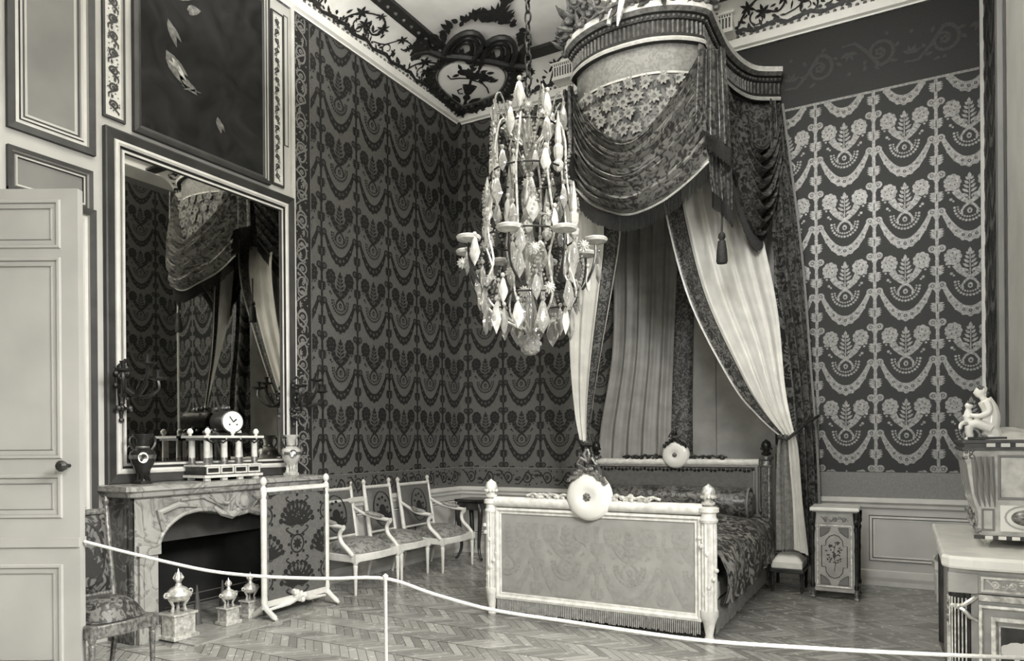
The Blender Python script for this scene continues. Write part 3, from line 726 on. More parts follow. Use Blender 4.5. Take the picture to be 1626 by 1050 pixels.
# ------------------------------------------------------------------ the crown of the bed and its hangings
half = [(0,-1.87,0),(0.22,-1.85,0),(0.43,-1.77,0),(0.58,-1.66,0),(0.645,-1.58,0)]
conc = [(0.645,-1.58,0),(0.64,-1.25,0),(0.65,-0.85,0),(0.72,-0.48,0),(0.85,-0.22,0),(1.10,-0.06,0)]
CX = 3.09
rp = [(v.x, v.y) for v in cr(half, 14)]; rc = [(v.x, v.y) for v in cr(conc, 22)]
right = rp + rc[1:]
plan = [(CX-x, y, 0) for x, y in right[::-1]] + [(CX+x, y, 0) for x, y in right[1:]]
def offs(path, d):
    out = []
    for i, p in enumerate(path):
        a, c = path[max(i-1,0)], path[min(i+1,len(path)-1)]; t = Vector((c[0]-a[0], c[1]-a[1], 0)).normalized()
        out.append((p[0]+t.y*d, p[1]-t.x*d, 0))
    return out
crown = thing('bed_canopy', 'bowed gilt cornice crown high above the bed with fluted frieze and carved flowers', 'bed canopy', (CX, -0.8, 5.15))
b = MB().sweep(plan, [(-0.02,5.16),(0.03,5.16),(0.045,5.18),(0.03,5.20),(0.02,5.235)], mats=[0,1,1,0]); obj('lower_moulding', b, ['orn_dark', 'bed_white'], crown, True)
b = MB().sweep(plan, [(0.0,5.235),(0.0,5.36)], mat=0)
# flutes
L_ = 0; seg = []
for i in range(len(plan)-1): seg.append((Vector(plan[i]), Vector(plan[i+1])))
tot = sum((c-a).length for a, c in seg); nfl = int(tot/0.045); acc = 0; k = 0
for a, c in seg:
    l = (c-a).length
    while k*0.045 < acc+l:
        t = (k*0.045-acc)/l; p = a.lerp(c, t); d = (c-a).normalized(); o = Vector((d.y, -d.x, 0))
        e = d*0.013
        b.add([p-e+o*.004+Vector((0,0,5.24)), p+o*.02+Vector((0,0,5.24)), p+e+o*.004+Vector((0,0,5.24)), p-e+o*.004+Vector((0,0,5.355)), p+o*.02+Vector((0,0,5.355)), p+e+o*.004+Vector((0,0,5.355))], [(0,1,4,3),(1,2,5,4)], 1)
        b.ball(tuple(p+o*0.035+Vector((0,0,5.385))), 0.014, 1, 5)
        k += 1
    acc += l
obj('fluted_frieze', b, ['orn_dark', 'orn_mid'], crown, True)
b = MB().sweep(plan, [(0.0,5.36),(0.025,5.365),(0.03,5.405),(0.06,5.41),(0.095,5.44),(0.10,5.49),(0.02,5.50),(-0.05,5.50)], mats=[0,0,0,2,1,1,0]); obj('upper_moulding', b, ['orn_dark', 'bed_white', 'orn_mid'], crown, True)
b = MB(); n = len(plan); b.add([(x, y, 5.30) for x, y, _ in plan], [tuple(range(n))]); obj('tester', b, 'lining', crown, True)
g = MB(); rnd = random.Random(77); gl = offs(plan, 0.10)
front = [p for p in gl if p[1] < -1.45]
for k in range(230):
    t = rnd.random(); p = cr_at(front, t); hgt = 0.12+0.26*(1-abs(2*t-1))
    g.ball((p.x+rnd.uniform(-.03,.03), p.y+rnd.uniform(-.06,.05), 5.49+rnd.random()*hgt), rnd.uniform(.022,.05), 0, 6, (1.1,1,0.8))
for k in range(110):
    t = rnd.random(); p = cr_at(front, t); z = 5.50+rnd.random()*0.28; a = rnd.uniform(0, 2*pi); l = rnd.uniform(.08,.16)
    g.tube([(p.x, p.y, z), (p.x+l*.5*cos(a), p.y-.03, z+l*.5*sin(a)), (p.x+l*cos(a), p.y-.07, z+l*sin(a)*1.1)], [0.02, 0.026, 0.004], 5)
obj('carved_flowers', g, 'orn_carved', crown, True)
g = MB()   # hanging ribbons and torch at the middle of the carving
g.tube([(2.93,-1.93,5.86),(2.95,-1.98,5.66),(3.0,-1.99,5.50),(2.98,-1.99,5.36)], 0.022, 7)
g.tube([(3.10,-1.97,5.66),(3.12,-2.0,5.52),(3.08,-1.99,5.40),(3.06,-1.98,5.33)], [0.03,0.04,0.025,0.008], 7)
g.tube([(2.86,-1.93,5.78),(2.92,-1.97,5.62),(3.04,-1.98,5.56),(3.12,-1.97,5.66)], 0.028, 7)
obj('carved_ribbon', g, 'gilt', crown, True)
# flat valance of pale satin, then flowered cloth, following the bow of the crown
inn = offs(plan, -0.03); fr_in = [p for p in inn if p[1] < -1.40]
vl = thing('valance', 'pale satin valance with flowered lower cloth under the crown of the bed', 'valance', (CX, -1.7, 4.3))
def val(z0, z1, wav):
    def fn(u, v):
        p = cr_at(fr_in, u); w_ = wav*sin(u*40)*(0.3+v)
        return (p.x, p.y+w_, z0+(z1-z0)*v)
    return fn
obj('satin_band', MB().grid(val(5.17, 4.90, 0.006), 80, 6), 'brocade_light', vl, True)
b = MB()
for i in range(40):
    p, c = cr_at(fr_in, i/40), cr_at(fr_in, (i+1)/40); b.add([(p.x,p.y-.012,4.905),(c.x,c.y-.012,4.905),(c.x,c.y-.012,4.885),(p.x,p.y-.012,4.885)], [(0,1,2,3)])
obj('edge_braid', b, 'bed_white', vl, True)
b = MB().grid(val(4.90, 4.25, 0.008), 80, 8)
rnd = random.Random(5)
for k in range(44):
    t, z = 0.06+0.88*((k % 11)+.5*((k//11) % 2))/11.5, 4.83-0.135*(k//11)+rnd.uniform(-.02,.02)
    p = cr_at(fr_in, t)
    fnp = lambda u, v, o=0.0, p=p, z=z: (p.x+u, p.y-0.016-o, z+v)
    b.decal([leaf(0, 0, rnd.uniform(.05,.085), .034, 2*pi*j/9+k) for j in range(9)] + [(1, E(0, 0, .022, n=8))], fnp, 1, 0, 0.003)
obj('flowered_cloth', b, ['brocade', 'silk_light'], vl, True)

side_r = [p for p in offs(plan, -0.05) if p[1] > -1.5 and p[0] > CX]; side_l = [p for p in offs(plan, -0.05) if p[1] > -1.5 and p[0] < CX]
for sp_ in (side_r, side_l):
    def lin_(u, v, sp_=sp_):
        p = cr_at(sp_, u); w_ = 0.012*sin(u*60)*(0.4+v)
        return (p.x+w_, p.y, 5.17-0.95*v)
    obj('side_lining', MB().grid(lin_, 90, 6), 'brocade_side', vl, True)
def cloth(left, right_, folds, amp, off=(0,-1,0), u0=0.0, u1=1.0, nu=90, nv=40, ph=0.0, taper=None):
    O = Vector(off)
    def fn(u, v):
        a, c = cr_at(left, v), cr_at(right_, v); p = a.lerp(c, u)
        f = sin(2*pi*(folds*u)+ph) + 0.45*sin(2*pi*folds*1.9*u+1.3+ph) + 0.25*sin(5.1*folds*u+v*2.2)
        return tuple(p + O*(amp*(taper(v) if taper else 1)*f))
    return MB().grid(fn, nu, nv, u0=u0, u1=u1)
RCL = [(3.28,-1.30,4.45),(3.31,-1.35,4.04),(3.34,-1.35,3.69),(3.54,-1.25,2.85),(3.9,-1.1,2.05),(4.11,-.95,1.74),(4.285,-.85,1.55)]
RCR = [(3.94,-.5,4.5),(3.97,-.5,4.15),(4.10,-.48,3.5),(4.24,-.6,2.79),(4.33,-.78,2.0),(4.42,-.85,1.55)]
rcu = thing('bed_curtain', 'cream silk curtain swept to the right of the bed, tied back with cord', 'curtain', (4.3, -0.85, 0.4))
tp = lambda v: 1.0-0.72*v
obj('curtain_cloth', cloth(RCL, RCR, 5.2, 0.032, u0=0.165, taper=tp), 'cream', rcu, True)
obj('border_band', cloth(RCL, RCR, 5.2, 0.032, u0=0.0, u1=0.15, nu=16, taper=tp), 'brocade_edge', rcu, True)
obj('border_piping', cloth(RCL, RCR, 5.2, 0.032, u0=0.15, u1=0.165, nu=3, taper=tp), 'fringe', rcu, True)
obj('edge_piping', cloth([(x-.022,y-.01,z) for x,y,z in RCL], RCL, 0.2, 0.0, nu=2), 'bed_white', rcu, True)
RTL = [(4.285,-.85,1.56),(4.25,-.82,1.37),(4.235,-.8,.87),(4.235,-.8,.42)]; RTM = [(4.36,-.85,1.56),(4.36,-.82,1.37),(4.39,-.8,.88),(4.40,-.8,.43)]; RTR = [(4.42,-.85,1.56),(4.45,-.82,1.37),(4.48,-.8,.88),(4.53,-.8,.38)]
obj('tail_border', cloth(RTL, RTM, 2.0, 0.018, nu=24, nv=20), 'brocade_light', rcu, True)
obj('tail_cloth', cloth(RTM, RTR, 2.5, 0.015, nu=24, nv=20), 'cream', rcu, True)
b = MB().tube([(4.27,-.87,1.53),(4.35,-.90,1.50),(4.44,-.88,1.58),(4.52,-.6,1.68),(4.56,-.1,1.75)], 0.016, 8); obj('tieback_cord', b, 'fringe', rcu, True)
LCL = [(2.36,-1.0,4.6),(2.30,-1.15,4.32),(2.22,-1.3,3.99),(2.22,-1.25,3.4),(2.16,-1.1,2.47),(2.14,-.95,1.86),(2.18,-.9,1.51)]
LCR = [(2.9,-1.25,4.5),(2.87,-1.3,4.13),(2.84,-1.3,3.82),(2.79,-1.25,3.45),(2.53,-1.1,2.45),(2.36,-.95,1.85),(2.3,-.9,1.47)]
lcu = thing('bed_curtain', 'cream silk curtain swept to the left of the bed behind the chandelier', 'curtain', (2.25, -0.9, 0.4))
obj('curtain_cloth', cloth(LCL, LCR, 3.2, 0.028, u1=0.70, taper=tp), 'cream', lcu, True)
obj('border_band', cloth(LCL, LCR, 3.2, 0.028, u0=0.72, u1=0.97, nu=14, taper=tp), 'brocade_edge', lcu, True)
obj('border_piping', cloth(LCL, LCR, 3.2, 0.028, u0=0.70, u1=0.72, nu=3, taper=tp), 'fringe', lcu, True)
obj('edge_piping', cloth(LCL, LCR, 3.2, 0.028, u0=0.97, u1=1.0, nu=3, taper=tp), 'bed_white', lcu, True)
LTL = [(2.18,-.9,1.52),(2.13,-.86,1.25),(2.10,-.84,1.0),(2.10,-.84,.42)]; LTR = [(2.30,-.9,1.49),(2.36,-.86,1.25),(2.39,-.84,1.0),(2.43,-.84,.42)]
obj('tail_border', cloth(LTL, LTR, 2.4, 0.018, nu=30, nv=20), 'brocade_edge', lcu, True)
b = MB().tube([(2.33,-.91,1.46),(2.24,-.95,1.46),(2.15,-.92,1.54),(2.05,-.5,1.68),(2.02,-.1,1.75)], 0.016, 8); obj('tieback_cord', b, 'fringe', lcu, True)
# inner hangings on the wall behind the bed head
ih = thing('bed_head_hanging', 'grey satin hanging behind the bed head divided by a dark brocade strip', 'hanging', (3.1, -0.1, 0.5))
gatherL = [(2.30,-.12,4.9),(2.30,-.12,3.9),(2.28,-.12,2.6),(2.10,-.12,1.5),(2.08,-.12,.55)]; gatherR = [(3.10,-.10,4.9),(3.08,-.10,3.84),(3.02,-.10,2.6),(2.98,-.10,1.57),(2.98,-.10,.55)]
obj('gathered_satin', cloth(gatherL, gatherR, 5.0, 0.026, nu=110), 'lining', ih, True)
sl = [(3.06,-.07,4.9),(3.03,-.07,3.1),(2.96,-.07,1.57),(2.96,-.07,.55)]; sr = [(3.28,-.07,4.9),(3.25,-.07,3.1),(3.22,-.07,1.57),(3.22,-.07,.55)]
obj('brocade_strip', cloth(sl, sr, 1.0, 0.010, nu=24), 'brocade_edge', ih, True)
def flat(u, v): return (3.22+0.9*u, -0.055-0.006*sin(u*7)-(0.012 if abs(u-.30) < .006 else 0), 4.9-4.35*v)
obj('plain_satin', MB().grid(flat, 160, 4), 'lining', ih, True)
# dark outer curtain at the right, from the crown to the floor
od = thing('outer_bed_curtain', 'dark brocade outer curtain hanging from the crown to the right of the bed', 'curtain', (4.45, -0.2, 0.2))
ODL = [(4.12,-.30,5.10),(4.14,-.3,3.49),(4.28,-.3,2.41),(4.35,-.3,1.49),(4.38,-.3,.2)]; ODR = [(4.22,-.10,5.10),(4.40,-.12,3.49),(4.49,-.12,2.15),(4.54,-.12,1.36),(4.57,-.12,.17)]
obj('curtain_cloth', cloth(ODL, ODR, 3.0, 0.03, off=(.6,-.8,0), nu=60), 'brocade_side', od, True)
obj('gilt_edge', cloth([(x-.002,y-.03,z) for x,y,z in ODR], [(x+.022,y-.03,z) for x,y,z in ODR], 0.3, 0.004, nu=3), 'silk_plain', od, True)

# great swag across the front
SWT = [(2.47,-1.66,5.02),(2.67,-1.76,4.64),(2.94,-1.88,4.35),(3.17,-1.91,4.26),(3.4,-1.88,4.41),(3.6,-1.77,4.72),(3.76,-1.66,5.06)]
SWB = [(2.50,-1.68,4.02),(2.7,-1.79,3.81),(2.93,-1.92,3.66),(3.16,-1.96,3.58),(3.42,-1.92,3.65),(3.63,-1.79,3.83),(3.81,-1.68,4.03)]
def swag_fn(T, B, folds, amp, out, bulge):
    O = Vector(out)
    def fn(u, v):
        e = sin(pi*u)**0.5
        # folds gather toward the two upper corners
        vv = v**(1.0+0.55*(1-e))
        a, c = cr_at(T, u), cr_at(B, u); p = a.lerp(c, vv)
        ph = folds*2*pi*v + 1.1*sin(3*u)
        f = (sin(ph) + 0.4*sin(2.3*ph+1))*(0.35+0.65*e)*(1-0.25*v*e)
        sag = bulge*sin(pi*min(1, v*0.9))*e
        return tuple(p + O*(amp*f + sag))
    return fn
sw = thing('draped_swag', 'great brocade swag looped across the front of the bed crown', 'swag', (3.15, -1.8, 3.5))
obj('swag_cloth', MB().grid(swag_fn(SWT, SWB, 12, 0.062, (0,-1,.25), 0.10), 90, 110), 'brocade_swag', sw, True)
obj('edge_braid', MB().tube(cr(SWB, 60), 0.012, 6), 'bed_white', sw, True)
obj('fringe', fringe_mb(SWB, 0.175, 110), 'fringe', sw, True)['kind'] = 'stuff'
ss = thing('draped_swag', 'deep shadowed brocade swag along the right side of the bed crown', 'swag', (4.0, -0.7, 3.5))
SST = [(3.80,-1.50,5.08),(3.86,-1.05,4.82),(3.96,-.7,4.55),(4.08,-.35,4.60),(4.19,-.08,5.12)]
SSB = [(3.90,-1.50,4.25),(3.94,-1.05,3.85),(4.03,-.7,3.57),(4.10,-.42,3.72),(4.19,-.1,4.27)]
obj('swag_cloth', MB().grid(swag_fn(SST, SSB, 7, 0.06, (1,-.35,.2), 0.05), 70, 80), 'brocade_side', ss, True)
obj('edge_braid', MB().tube(cr(SSB, 40)[:25], 0.009, 6), 'silk_light', ss, True)
obj('fringe', fringe_mb(SSB[:4], 0.16, 90), 'fringe', ss, True)['kind'] = 'stuff'
mir = lambda P: [(6.18-x, y, z) for x, y, z in P]
sl_ = thing('draped_swag', 'shadowed brocade swag on the left side of the bed crown, reflected in the mirror', 'swag', (2.18, -0.7, 3.5))
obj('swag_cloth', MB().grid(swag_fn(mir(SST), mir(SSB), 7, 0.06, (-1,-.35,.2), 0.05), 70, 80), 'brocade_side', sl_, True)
obj('edge_braid', MB().tube(cr(mir(SSB), 40)[:25], 0.009, 6), 'silk_light', sl_, True)
obj('fringe', fringe_mb(mir(SSB)[:4], 0.16, 90), 'fringe', sl_, True)['kind'] = 'stuff'
# cascades at the two front corners
def jabot(label, tiers, at, mt):
    j = thing('cascade', label, 'cascade', at)
    for L, R_, fl, fd in tiers:
        obj('pleated_cloth', cloth(L, R_, fl, 0.028, off=(.3,-1,0), nu=50, nv=18), mt, j, True)
        obj('fringe', fringe_mb([L[-1], tuple((Vector(L[-1])+Vector(R_[-1]))/2 + Vector((.02,-.02,0))), R_[-1]], fd, 30), 'fringe', j, True)['kind'] = 'stuff'
    return j
jabot('pleated brocade cascade in two tiers at the right front corner of the crown', [
    ([(3.74,-1.74,5.08),(3.72,-1.76,4.6),(3.71,-1.76,4.34)], [(3.94,-1.56,5.08),(3.97,-1.56,4.5),(3.98,-1.54,4.16)], 2.6, .18),
    ([(3.79,-1.60,4.4),(3.79,-1.60,4.0),(3.82,-1.60,3.78)], [(3.95,-1.46,4.4),(3.97,-1.46,3.9),(3.965,-1.44,3.62)], 2.2, .16)], (3.85, -1.6, 3.6), 'brocade_side')
jabot('pleated brocade cascade at the left front corner of the crown', [
    ([(2.32,-1.58,5.08),(2.30,-1.58,4.7),(2.29,-1.58,4.42)], [(2.50,-1.72,5.06),(2.52,-1.72,4.6),(2.53,-1.72,4.34)], 2.2, .34)], (2.4, -1.6, 4.0), 'brocade')
ts = thing('tassel', 'dark silk tassel hanging on a cord before the right bed curtain', 'tassel', (3.89, -1.52, 3.12))
obj('cord', MB().tube([(3.90,-1.52,3.72),(3.89,-1.53,3.40)], 0.010, 6), 'fringe', ts, True)
obj('tassel_head', MB().lathe([(0.01,3.42),(0.03,3.40),(0.035,3.37),(0.02,3.345),(0.034,3.335)], (3.89,-1.53,0), 12), 'fringe', ts, True)
b = MB(); b.lathe([(0.034,3.335),(0.046,3.25),(0.052,3.15),(0.045,3.13)], (3.89,-1.53,0), 20); obj('tassel_skirt', b, 'fringe', ts, True)
tl = dup(ts, (2.30, -1.56, 3.12), 0, 'dark silk tassel at the left front corner of the bed crown')
tl['group'] = ts['group'] = 'tassels of the bed crown'

# ------------------------------------------------------------------ chimneypiece, mirror and painting
fp = thing('fireplace', 'pale veined marble chimneypiece with arched scroll-carved opening', 'fireplace', (0.18, -4.0, 0))
YC = -4.0; FX = 0.33
arch = [(0.745,0.0),(0.745,0.66),(0.735,0.74),(0.69,0.82),(0.62,0.885),(0.52,0.935),(0.40,0.955),(0.28,0.95),(0.18,0.925),(0.10,0.90),(0.0,0.885)]
ap = [(v.x, v.y) for v in cr([(a, z, 0) for a, z in arch[1:]], 22)]
full = [(-a, z) for a, z in ap] + [(a, z) for a, z in ap[::-1][1:]]
b = MB()
for i in range(len(full)-1):
    (a, z), (c, w_) = full[i], full[i+1]
    b.add([(FX,YC+a,z),(FX,YC+c,w_),(FX,YC+c,1.10),(FX,YC+a,1.10)], [(0,1,2,3)]); b.add([(FX,YC+a,z),(FX,YC+c,w_),(0.02,YC+c,w_),(0.02,YC+a,z)], [(0,3,2,1)])
b.tube([(FX+0.005, YC+a, z+0.012) for a, z in full], 0.018, 8)
for sgn in (-1, 1):
    b.tube([(FX+.01, YC+sgn*.70, .84), (FX+.02, YC+sgn*.74, .98), (FX+.02, YC+sgn*.58, 1.03), (FX+.015, YC+sgn*.40, 1.00)], [0.02,0.03,0.025,0.01], 7)
    b.tube([(FX+.01, YC+sgn*.55, 1.06), (FX+.015, YC+sgn*.35, 1.07), (FX+.015, YC+sgn*.2, 1.0), (FX+.02, YC+sgn*.12, .93)], 0.012, 6)
    b.add([(FX, YC+sgn*.745, .66), (FX, YC+sgn*.93, .66), (FX, YC+sgn*.93, 1.10), (FX, YC+sgn*.745, 1.10)], [(0,1,2,3)])
obj('carved_frieze', b, 'marble', fp, True)
for sgn in (-1, 1):
    b = MB(); y0, y1 = YC+sgn*.745, YC+sgn*.92
    b.span((0, y0, 0.0), (FX-0.02, y1, 0.70)); b.span((FX-0.10, y0, 0.12), (FX+0.01, y0+sgn*.15, 0.66)); b.span((FX-0.12, y0-sgn*.005, 0.0), (FX+0.03, y0+sgn*.17, 0.12))
    b.span((FX-0.12, y0-sgn*.01, 0.66), (FX+0.035, y0+sgn*.17, 0.74)); b.span((FX+0.01, y0+sgn*.03, 0.18), (FX+0.018, y0+sgn*.12, 0.60))
    jb = obj('jamb', b, 'marble', fp, True, bev=0.006)
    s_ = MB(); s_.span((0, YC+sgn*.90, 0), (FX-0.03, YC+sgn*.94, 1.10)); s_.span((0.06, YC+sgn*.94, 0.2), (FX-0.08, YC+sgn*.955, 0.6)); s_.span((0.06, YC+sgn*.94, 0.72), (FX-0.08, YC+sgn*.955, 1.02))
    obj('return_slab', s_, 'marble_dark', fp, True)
b = MB(); prof = [(0.0,1.10),(0.02,1.11),(0.03,1.14),(0.06,1.155),(0.06,1.19),(0.0,1.195)]
shp = [(0,YC-.97),(FX+.0,YC-.97),(FX+.03,YC-.93),(FX+.03,YC+.93),(FX,YC+.97),(0,YC+.97)]
def ring_at(d, z): return [(x + (d if 0.01 < x else 0), YC + (y-YC)*(1+d/0.97), z) for x, y in shp]
rs = [ring_at(d, z) for d, z in prof]
for i in range(len(rs)-1):
    for k in range(len(shp)-1): b.add([rs[i][k], rs[i][k+1], rs[i+1][k+1], rs[i+1][k]], [(0,1,2,3)])
b.add(rs[-1], [tuple(range(len(shp)))]); b.add(rs[0], [tuple(range(len(shp)))[::-1]])
obj('mantel_shelf', b, 'marble', fp, True)
b = MB(); b.lathe([(0.0001,0.05),(0.035,0.045),(0.05,0.02),(0.06,0.0)], (FX, YC+.05, 1.01), 16, 0, 'x', sc=(1,1.3))
b.ring((FX+.01, YC+.05, 1.01), 0.065, 0.014, 20, 6, 0, (1,0,0))
for sgn in (-1, 1):
    b.tube([(FX+.02, YC+.05+sgn*.05, .93), (FX+.035, YC+.05+sgn*.14, .90), (FX+.03, YC+.05+sgn*.24, .93), (FX+.02, YC+.05+sgn*.30, .98)], [0.03,0.035,0.028,0.01], 7)
    b.tube([(FX+.02, YC+.05+sgn*.1, 1.06), (FX+.03, YC+.05+sgn*.17, 1.0), (FX+.03, YC+.05+sgn*.27, 1.02), (FX+.02, YC+.05+sgn*.33, 1.07)], 0.014, 6)
obj('cartouche', b, 'marble', fp, True)
b = MB(); y0, y1 = YC-.75, YC+.75
b.add([(-.45,y0+.25,0),(-.45,y1-.25,0),(-.45,y1-.25,1.0),(-.45,y0+.25,1.0),(0.02,y0,0),(0.02,y1,0),(0.02,y1,1.0),(0.02,y0,1.0)], [(0,1,2,3),(0,3,7,4),(1,5,6,2),(3,2,6,7)])
b.span((0.0, y0, 0.70), (0.012, y1, 1.0), 1)
obj('firebox', b, ['soot', 'iron'], fp, True)
obj('hearth_stone', MB().span((-.45, YC-.74, 0.0), (0.75, YC+.74, 0.012)), 'marble', fp, True)

mr = thing('overmantel_mirror', 'tall looking glass in a white and dark stepped frame above the fireplace', 'mirror', (0.02, -4.02, 1.2))
MR = (-4.955, 1.195, -3.045, 3.945)
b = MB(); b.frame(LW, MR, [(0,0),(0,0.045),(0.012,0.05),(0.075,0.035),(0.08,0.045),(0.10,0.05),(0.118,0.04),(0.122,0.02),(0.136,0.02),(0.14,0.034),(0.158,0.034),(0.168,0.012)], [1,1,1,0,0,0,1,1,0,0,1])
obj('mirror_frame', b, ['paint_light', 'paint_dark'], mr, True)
b = MB(); q(b, lambda u, v: (0.014, u, v), MR[0]+.16, MR[1]+0.0, MR[2]-.16, MR[3]-.16, 0); obj('mirror_glass', b, 'mirror', mr, True)

pt = thing('painting', 'dark old oil painting with pale drapery fragments above the mirror', 'painting', (0.02, -4.02, 4.03))
PR = (-4.715, 3.99, -3.335, 5.80)
b = MB(); b.frame(LW, PR, [(0,0),(0,0.04),(0.03,0.045),(0.035,0.03),(0.048,0.03),(0.052,0.02),(0.075,0.012)], [0,0,1,0,1,0]); obj('picture_frame', b, ['paint_dark', 'paint'], pt, True)
b = MB(); q(b, lambda u, v: (0.012, u, v), PR[0]+.07, PR[1]+.07, PR[2]-.07, PR[3]-.07, 0)
rnd = random.Random(3)
for u, v, l, w_, a in ((-4.42,4.78,.30,.13,-.9),(-4.30,4.62,.2,.08,-.5),(-4.40,5.05,.22,.07,-1.2),(-3.92,4.42,.14,.06,-1.3),(-4.42,5.28,.26,.09,.2),(-4.28,4.55,.2,.03,.05),(-4.22,5.22,.15,.08,.4)):
    b.decal([leaf(u, v, l, w_, a), leaf(u+.02, v-.03, l*.7, w_*.6, a+.4)], LW, 1, 1, 0.0135)
b.decal([leaf(-4.37,4.74,.2,.05,-.8), leaf(-4.40,4.70,.12,.03,-.3)], LW, 2, 2, 0.0165)
obj('canvas', b, ['canvas', 'orn_mid', 'canvas_lit'], pt, True)

# bronze wall lights on the mirror frame
def sconce(y, z, label):
    t = thing('wall_sconce', label, 'wall light', (0.05, y, z-.32), 0, 'bronze wall lights on the mirror frame')
    b = MB(); b.tube([(0.055,y,z+.12),(0.075,y,z+.02),(0.07,y,z-.12),(0.06,y,z-.30)], [0.012,0.035,0.028,0.008], 8)
    for k in range(26): b.ball((0.09+random.uniform(-.03,.05), y+random.uniform(-.05,.05), z-.1+random.uniform(-.15,.22)), random.uniform(.014,.028), 0, 6)
    b.tube([(.07,y,z+.02),(.09,y-.04,z+.1),(.08,y+.03,z+.16)], .012, 6); b.ball((0.07,y,z-.31), .02, 0, 6)
    obj('backplate', b, 'bronze', t, True)
    for dx, dy, dz in ((.22,-.13,.02),(.28,.02,.08),(.20,.16,-.02)):
        a = MB(); a.tube(cr([(.08,y,z-.04),(.08+dx*.5,y+dy*.5,z-.13),(.08+dx,y+dy,z-.06+dz),(.08+dx,y+dy,z+.03+dz)], 12), 0.015, 6)
        a.tube(cr([(.08+dx*.5,y+dy*.5,z-.12),(.08+dx*.75,y+dy*.7,z-.02),(.08+dx*.5,y+dy*.55,z+.0),(.08+dx*.4,y+dy*.4,z-.07)], 9), 0.008, 5)
        o = obj('arm', a, 'bronze', t, True)
        c = MB(); X_, Y_, Z_ = .08+dx, y+dy, z+.03+dz
        c.lathe([(0.008,Z_-.015),(0.062,Z_),(0.066,Z_+.014),(0.015,Z_+.018),(0.018,Z_+.05),(0.026,Z_+.07),(0.012,Z_+.072)], (X_,Y_,0), 12)
        cc = obj('candle_cup', c, 'bronze', o, True); fix_sub(cc, t)
    return t
sconce(-4.86, 2.0, 'dark bronze branched wall light left of the mirror')
sconce(-3.10, 2.0, 'dark bronze branched wall light right of the mirror')

# vases and clock on the mantel shelf
def vase(y, m, band, label, S=1.0):
    z0 = 1.196; x = 0.17
    t = thing('urn_vase', label, 'vase', (x, y, z0), 0, 'vases on the mantel shelf')
    b = MB(); b.span((-.05,-.05,0), (.05,.05,.022)); b.lathe([(.045,.022),(.042,.03),(.022,.05),(.026,.062),(.05,.10),(.082,.16),(.094,.21),(.09,.245),(.065,.268),(.044,.278),(.042,.30),(.048,.345),(.072,.375),(.076,.388),(.055,.388)], (0,0,0), 24)
    obj('body', b, m, t)
    for sgn in (-1, 1):
        h = MB().tube(cr([(0,sgn*.05,.36),(0,sgn*.10,.36),(0,sgn*.105,.31),(0,sgn*.075,.265)], 10), .009, 6); obj('handle', h, 'bronze', t)
    c = MB(); c.lathe([(.0955,.195),(.0965,.21),(.0955,.225)], (0,0,0), 24); c.lathe([(.046,.276),(.05,.284),(.046,.292)], (0,0,0), 20)
    obj('gilt_band', c, 'bronze_mid', t)
    p = MB()
    for a0 in (-0.55,):
        fnv = lambda u, v, o=0.0: ((.0935+o)*cos(a0+u/.09), (.0935+o)*sin(a0+u/.09), .205+v)
        p.decal([E(0,0,.034,.042,n=16)], fnv, 0, 0, .003); p.decal([E(0,.01,.012,.018), leaf(-.015,-.03,.04,.02,1.2), leaf(.02,.0,.03,.015,2)], fnv, 1, 1, .005)
    obj('painted_medallion', p, ['porcelain', 'porcelain_dark'] if band else ['veneer_dark', 'porcelain'], t)
    f = MB()
    for k in range(8): f.tube([(.05*cos(k*.785),.05*sin(k*.785),.11),(.035*cos(k*.785),.035*sin(k*.785),.06),(.05*cos(k*.785),.05*sin(k*.785),.022)], [.004,.012,.008], 5)
    obj('leaf_foot', f, 'gilt' if not band else 'bronze', t)
    return t
vase(-4.755, 'porcelain_dark', True, 'dark glazed two-handled vase at the left end of the mantel shelf')
vase(-3.235, 'porcelain_pale', False, 'pale two-handled vase at the right end of the mantel shelf')

ck = thing('mantel_clock', 'small colonnaded temple clock with white dial on the mantel shelf', 'clock', (0.19, -4.02, 1.196))
b = MB()
for sx in (-1, 1):
    for sy in (-1, -.33, .33, 1): b.box((sx*.10, sy*.25, .012), (.03,.05,.024))
b.box((0,0,.035), (.28,.60,.022)); b.box((0,0,.085), (.25,.57,.07), 1)
for k in range(4):
    fnb = lambda u, v, o=0.0: (.126+o, u, v)
    b.frame(fnb, (-.275+.14*k, .055, -.145+.14*k, .115), [(0,.001),(0,.008),(.01,.008),(.012,.001)], 0)
b.box((0,0,.125), (.27,.59,.014))
obj('plinth', b, ['bed_white', 'mahogany'], ck)
for sx in (-1, 1):
    for sy in (-1, -.3, .3, 1):
        c = MB(); c.lathe([(.032,.13),(.032,.142),(.027,.147),(.027,.19)], (sx*.095, sy*.245, 0), 12, 1); c.lathe([(.0265,.19),(.025,.335),(.032,.345),(.032,.358)], (sx*.095, sy*.245, 0), 12)
        obj('column', c, ['bed_white', 'bronze_mid'], ck)
b = MB(); b.box((0,0,.366), (.29,.62,.02)); b.box((0,0,.348), (.25,.56,.022), 1)
for k in range(5): b.tube([(.12,-.22+.11*k-.05,.34),(.125,-.22+.11*k,.315),(.12,-.22+.11*k+.05,.34)], .007, 5, 1)
obj('entablature', b, ['bed_white', 'bronze'], ck)
for sx in (-1, 1):
    for sy in (-1, 0, 1):
        c = MB(); c.lathe([(.016,.376),(.01,.385),(.024,.40),(.026,.415),(.014,.435),(.0001,.44)], (sx*.11, sy*.25, 0), 10); obj('finial', c, 'porcelain', ck)
b = MB(); Rz = Matrix.Rotation(math.radians(-14), 4, 'Z').to_3x3()
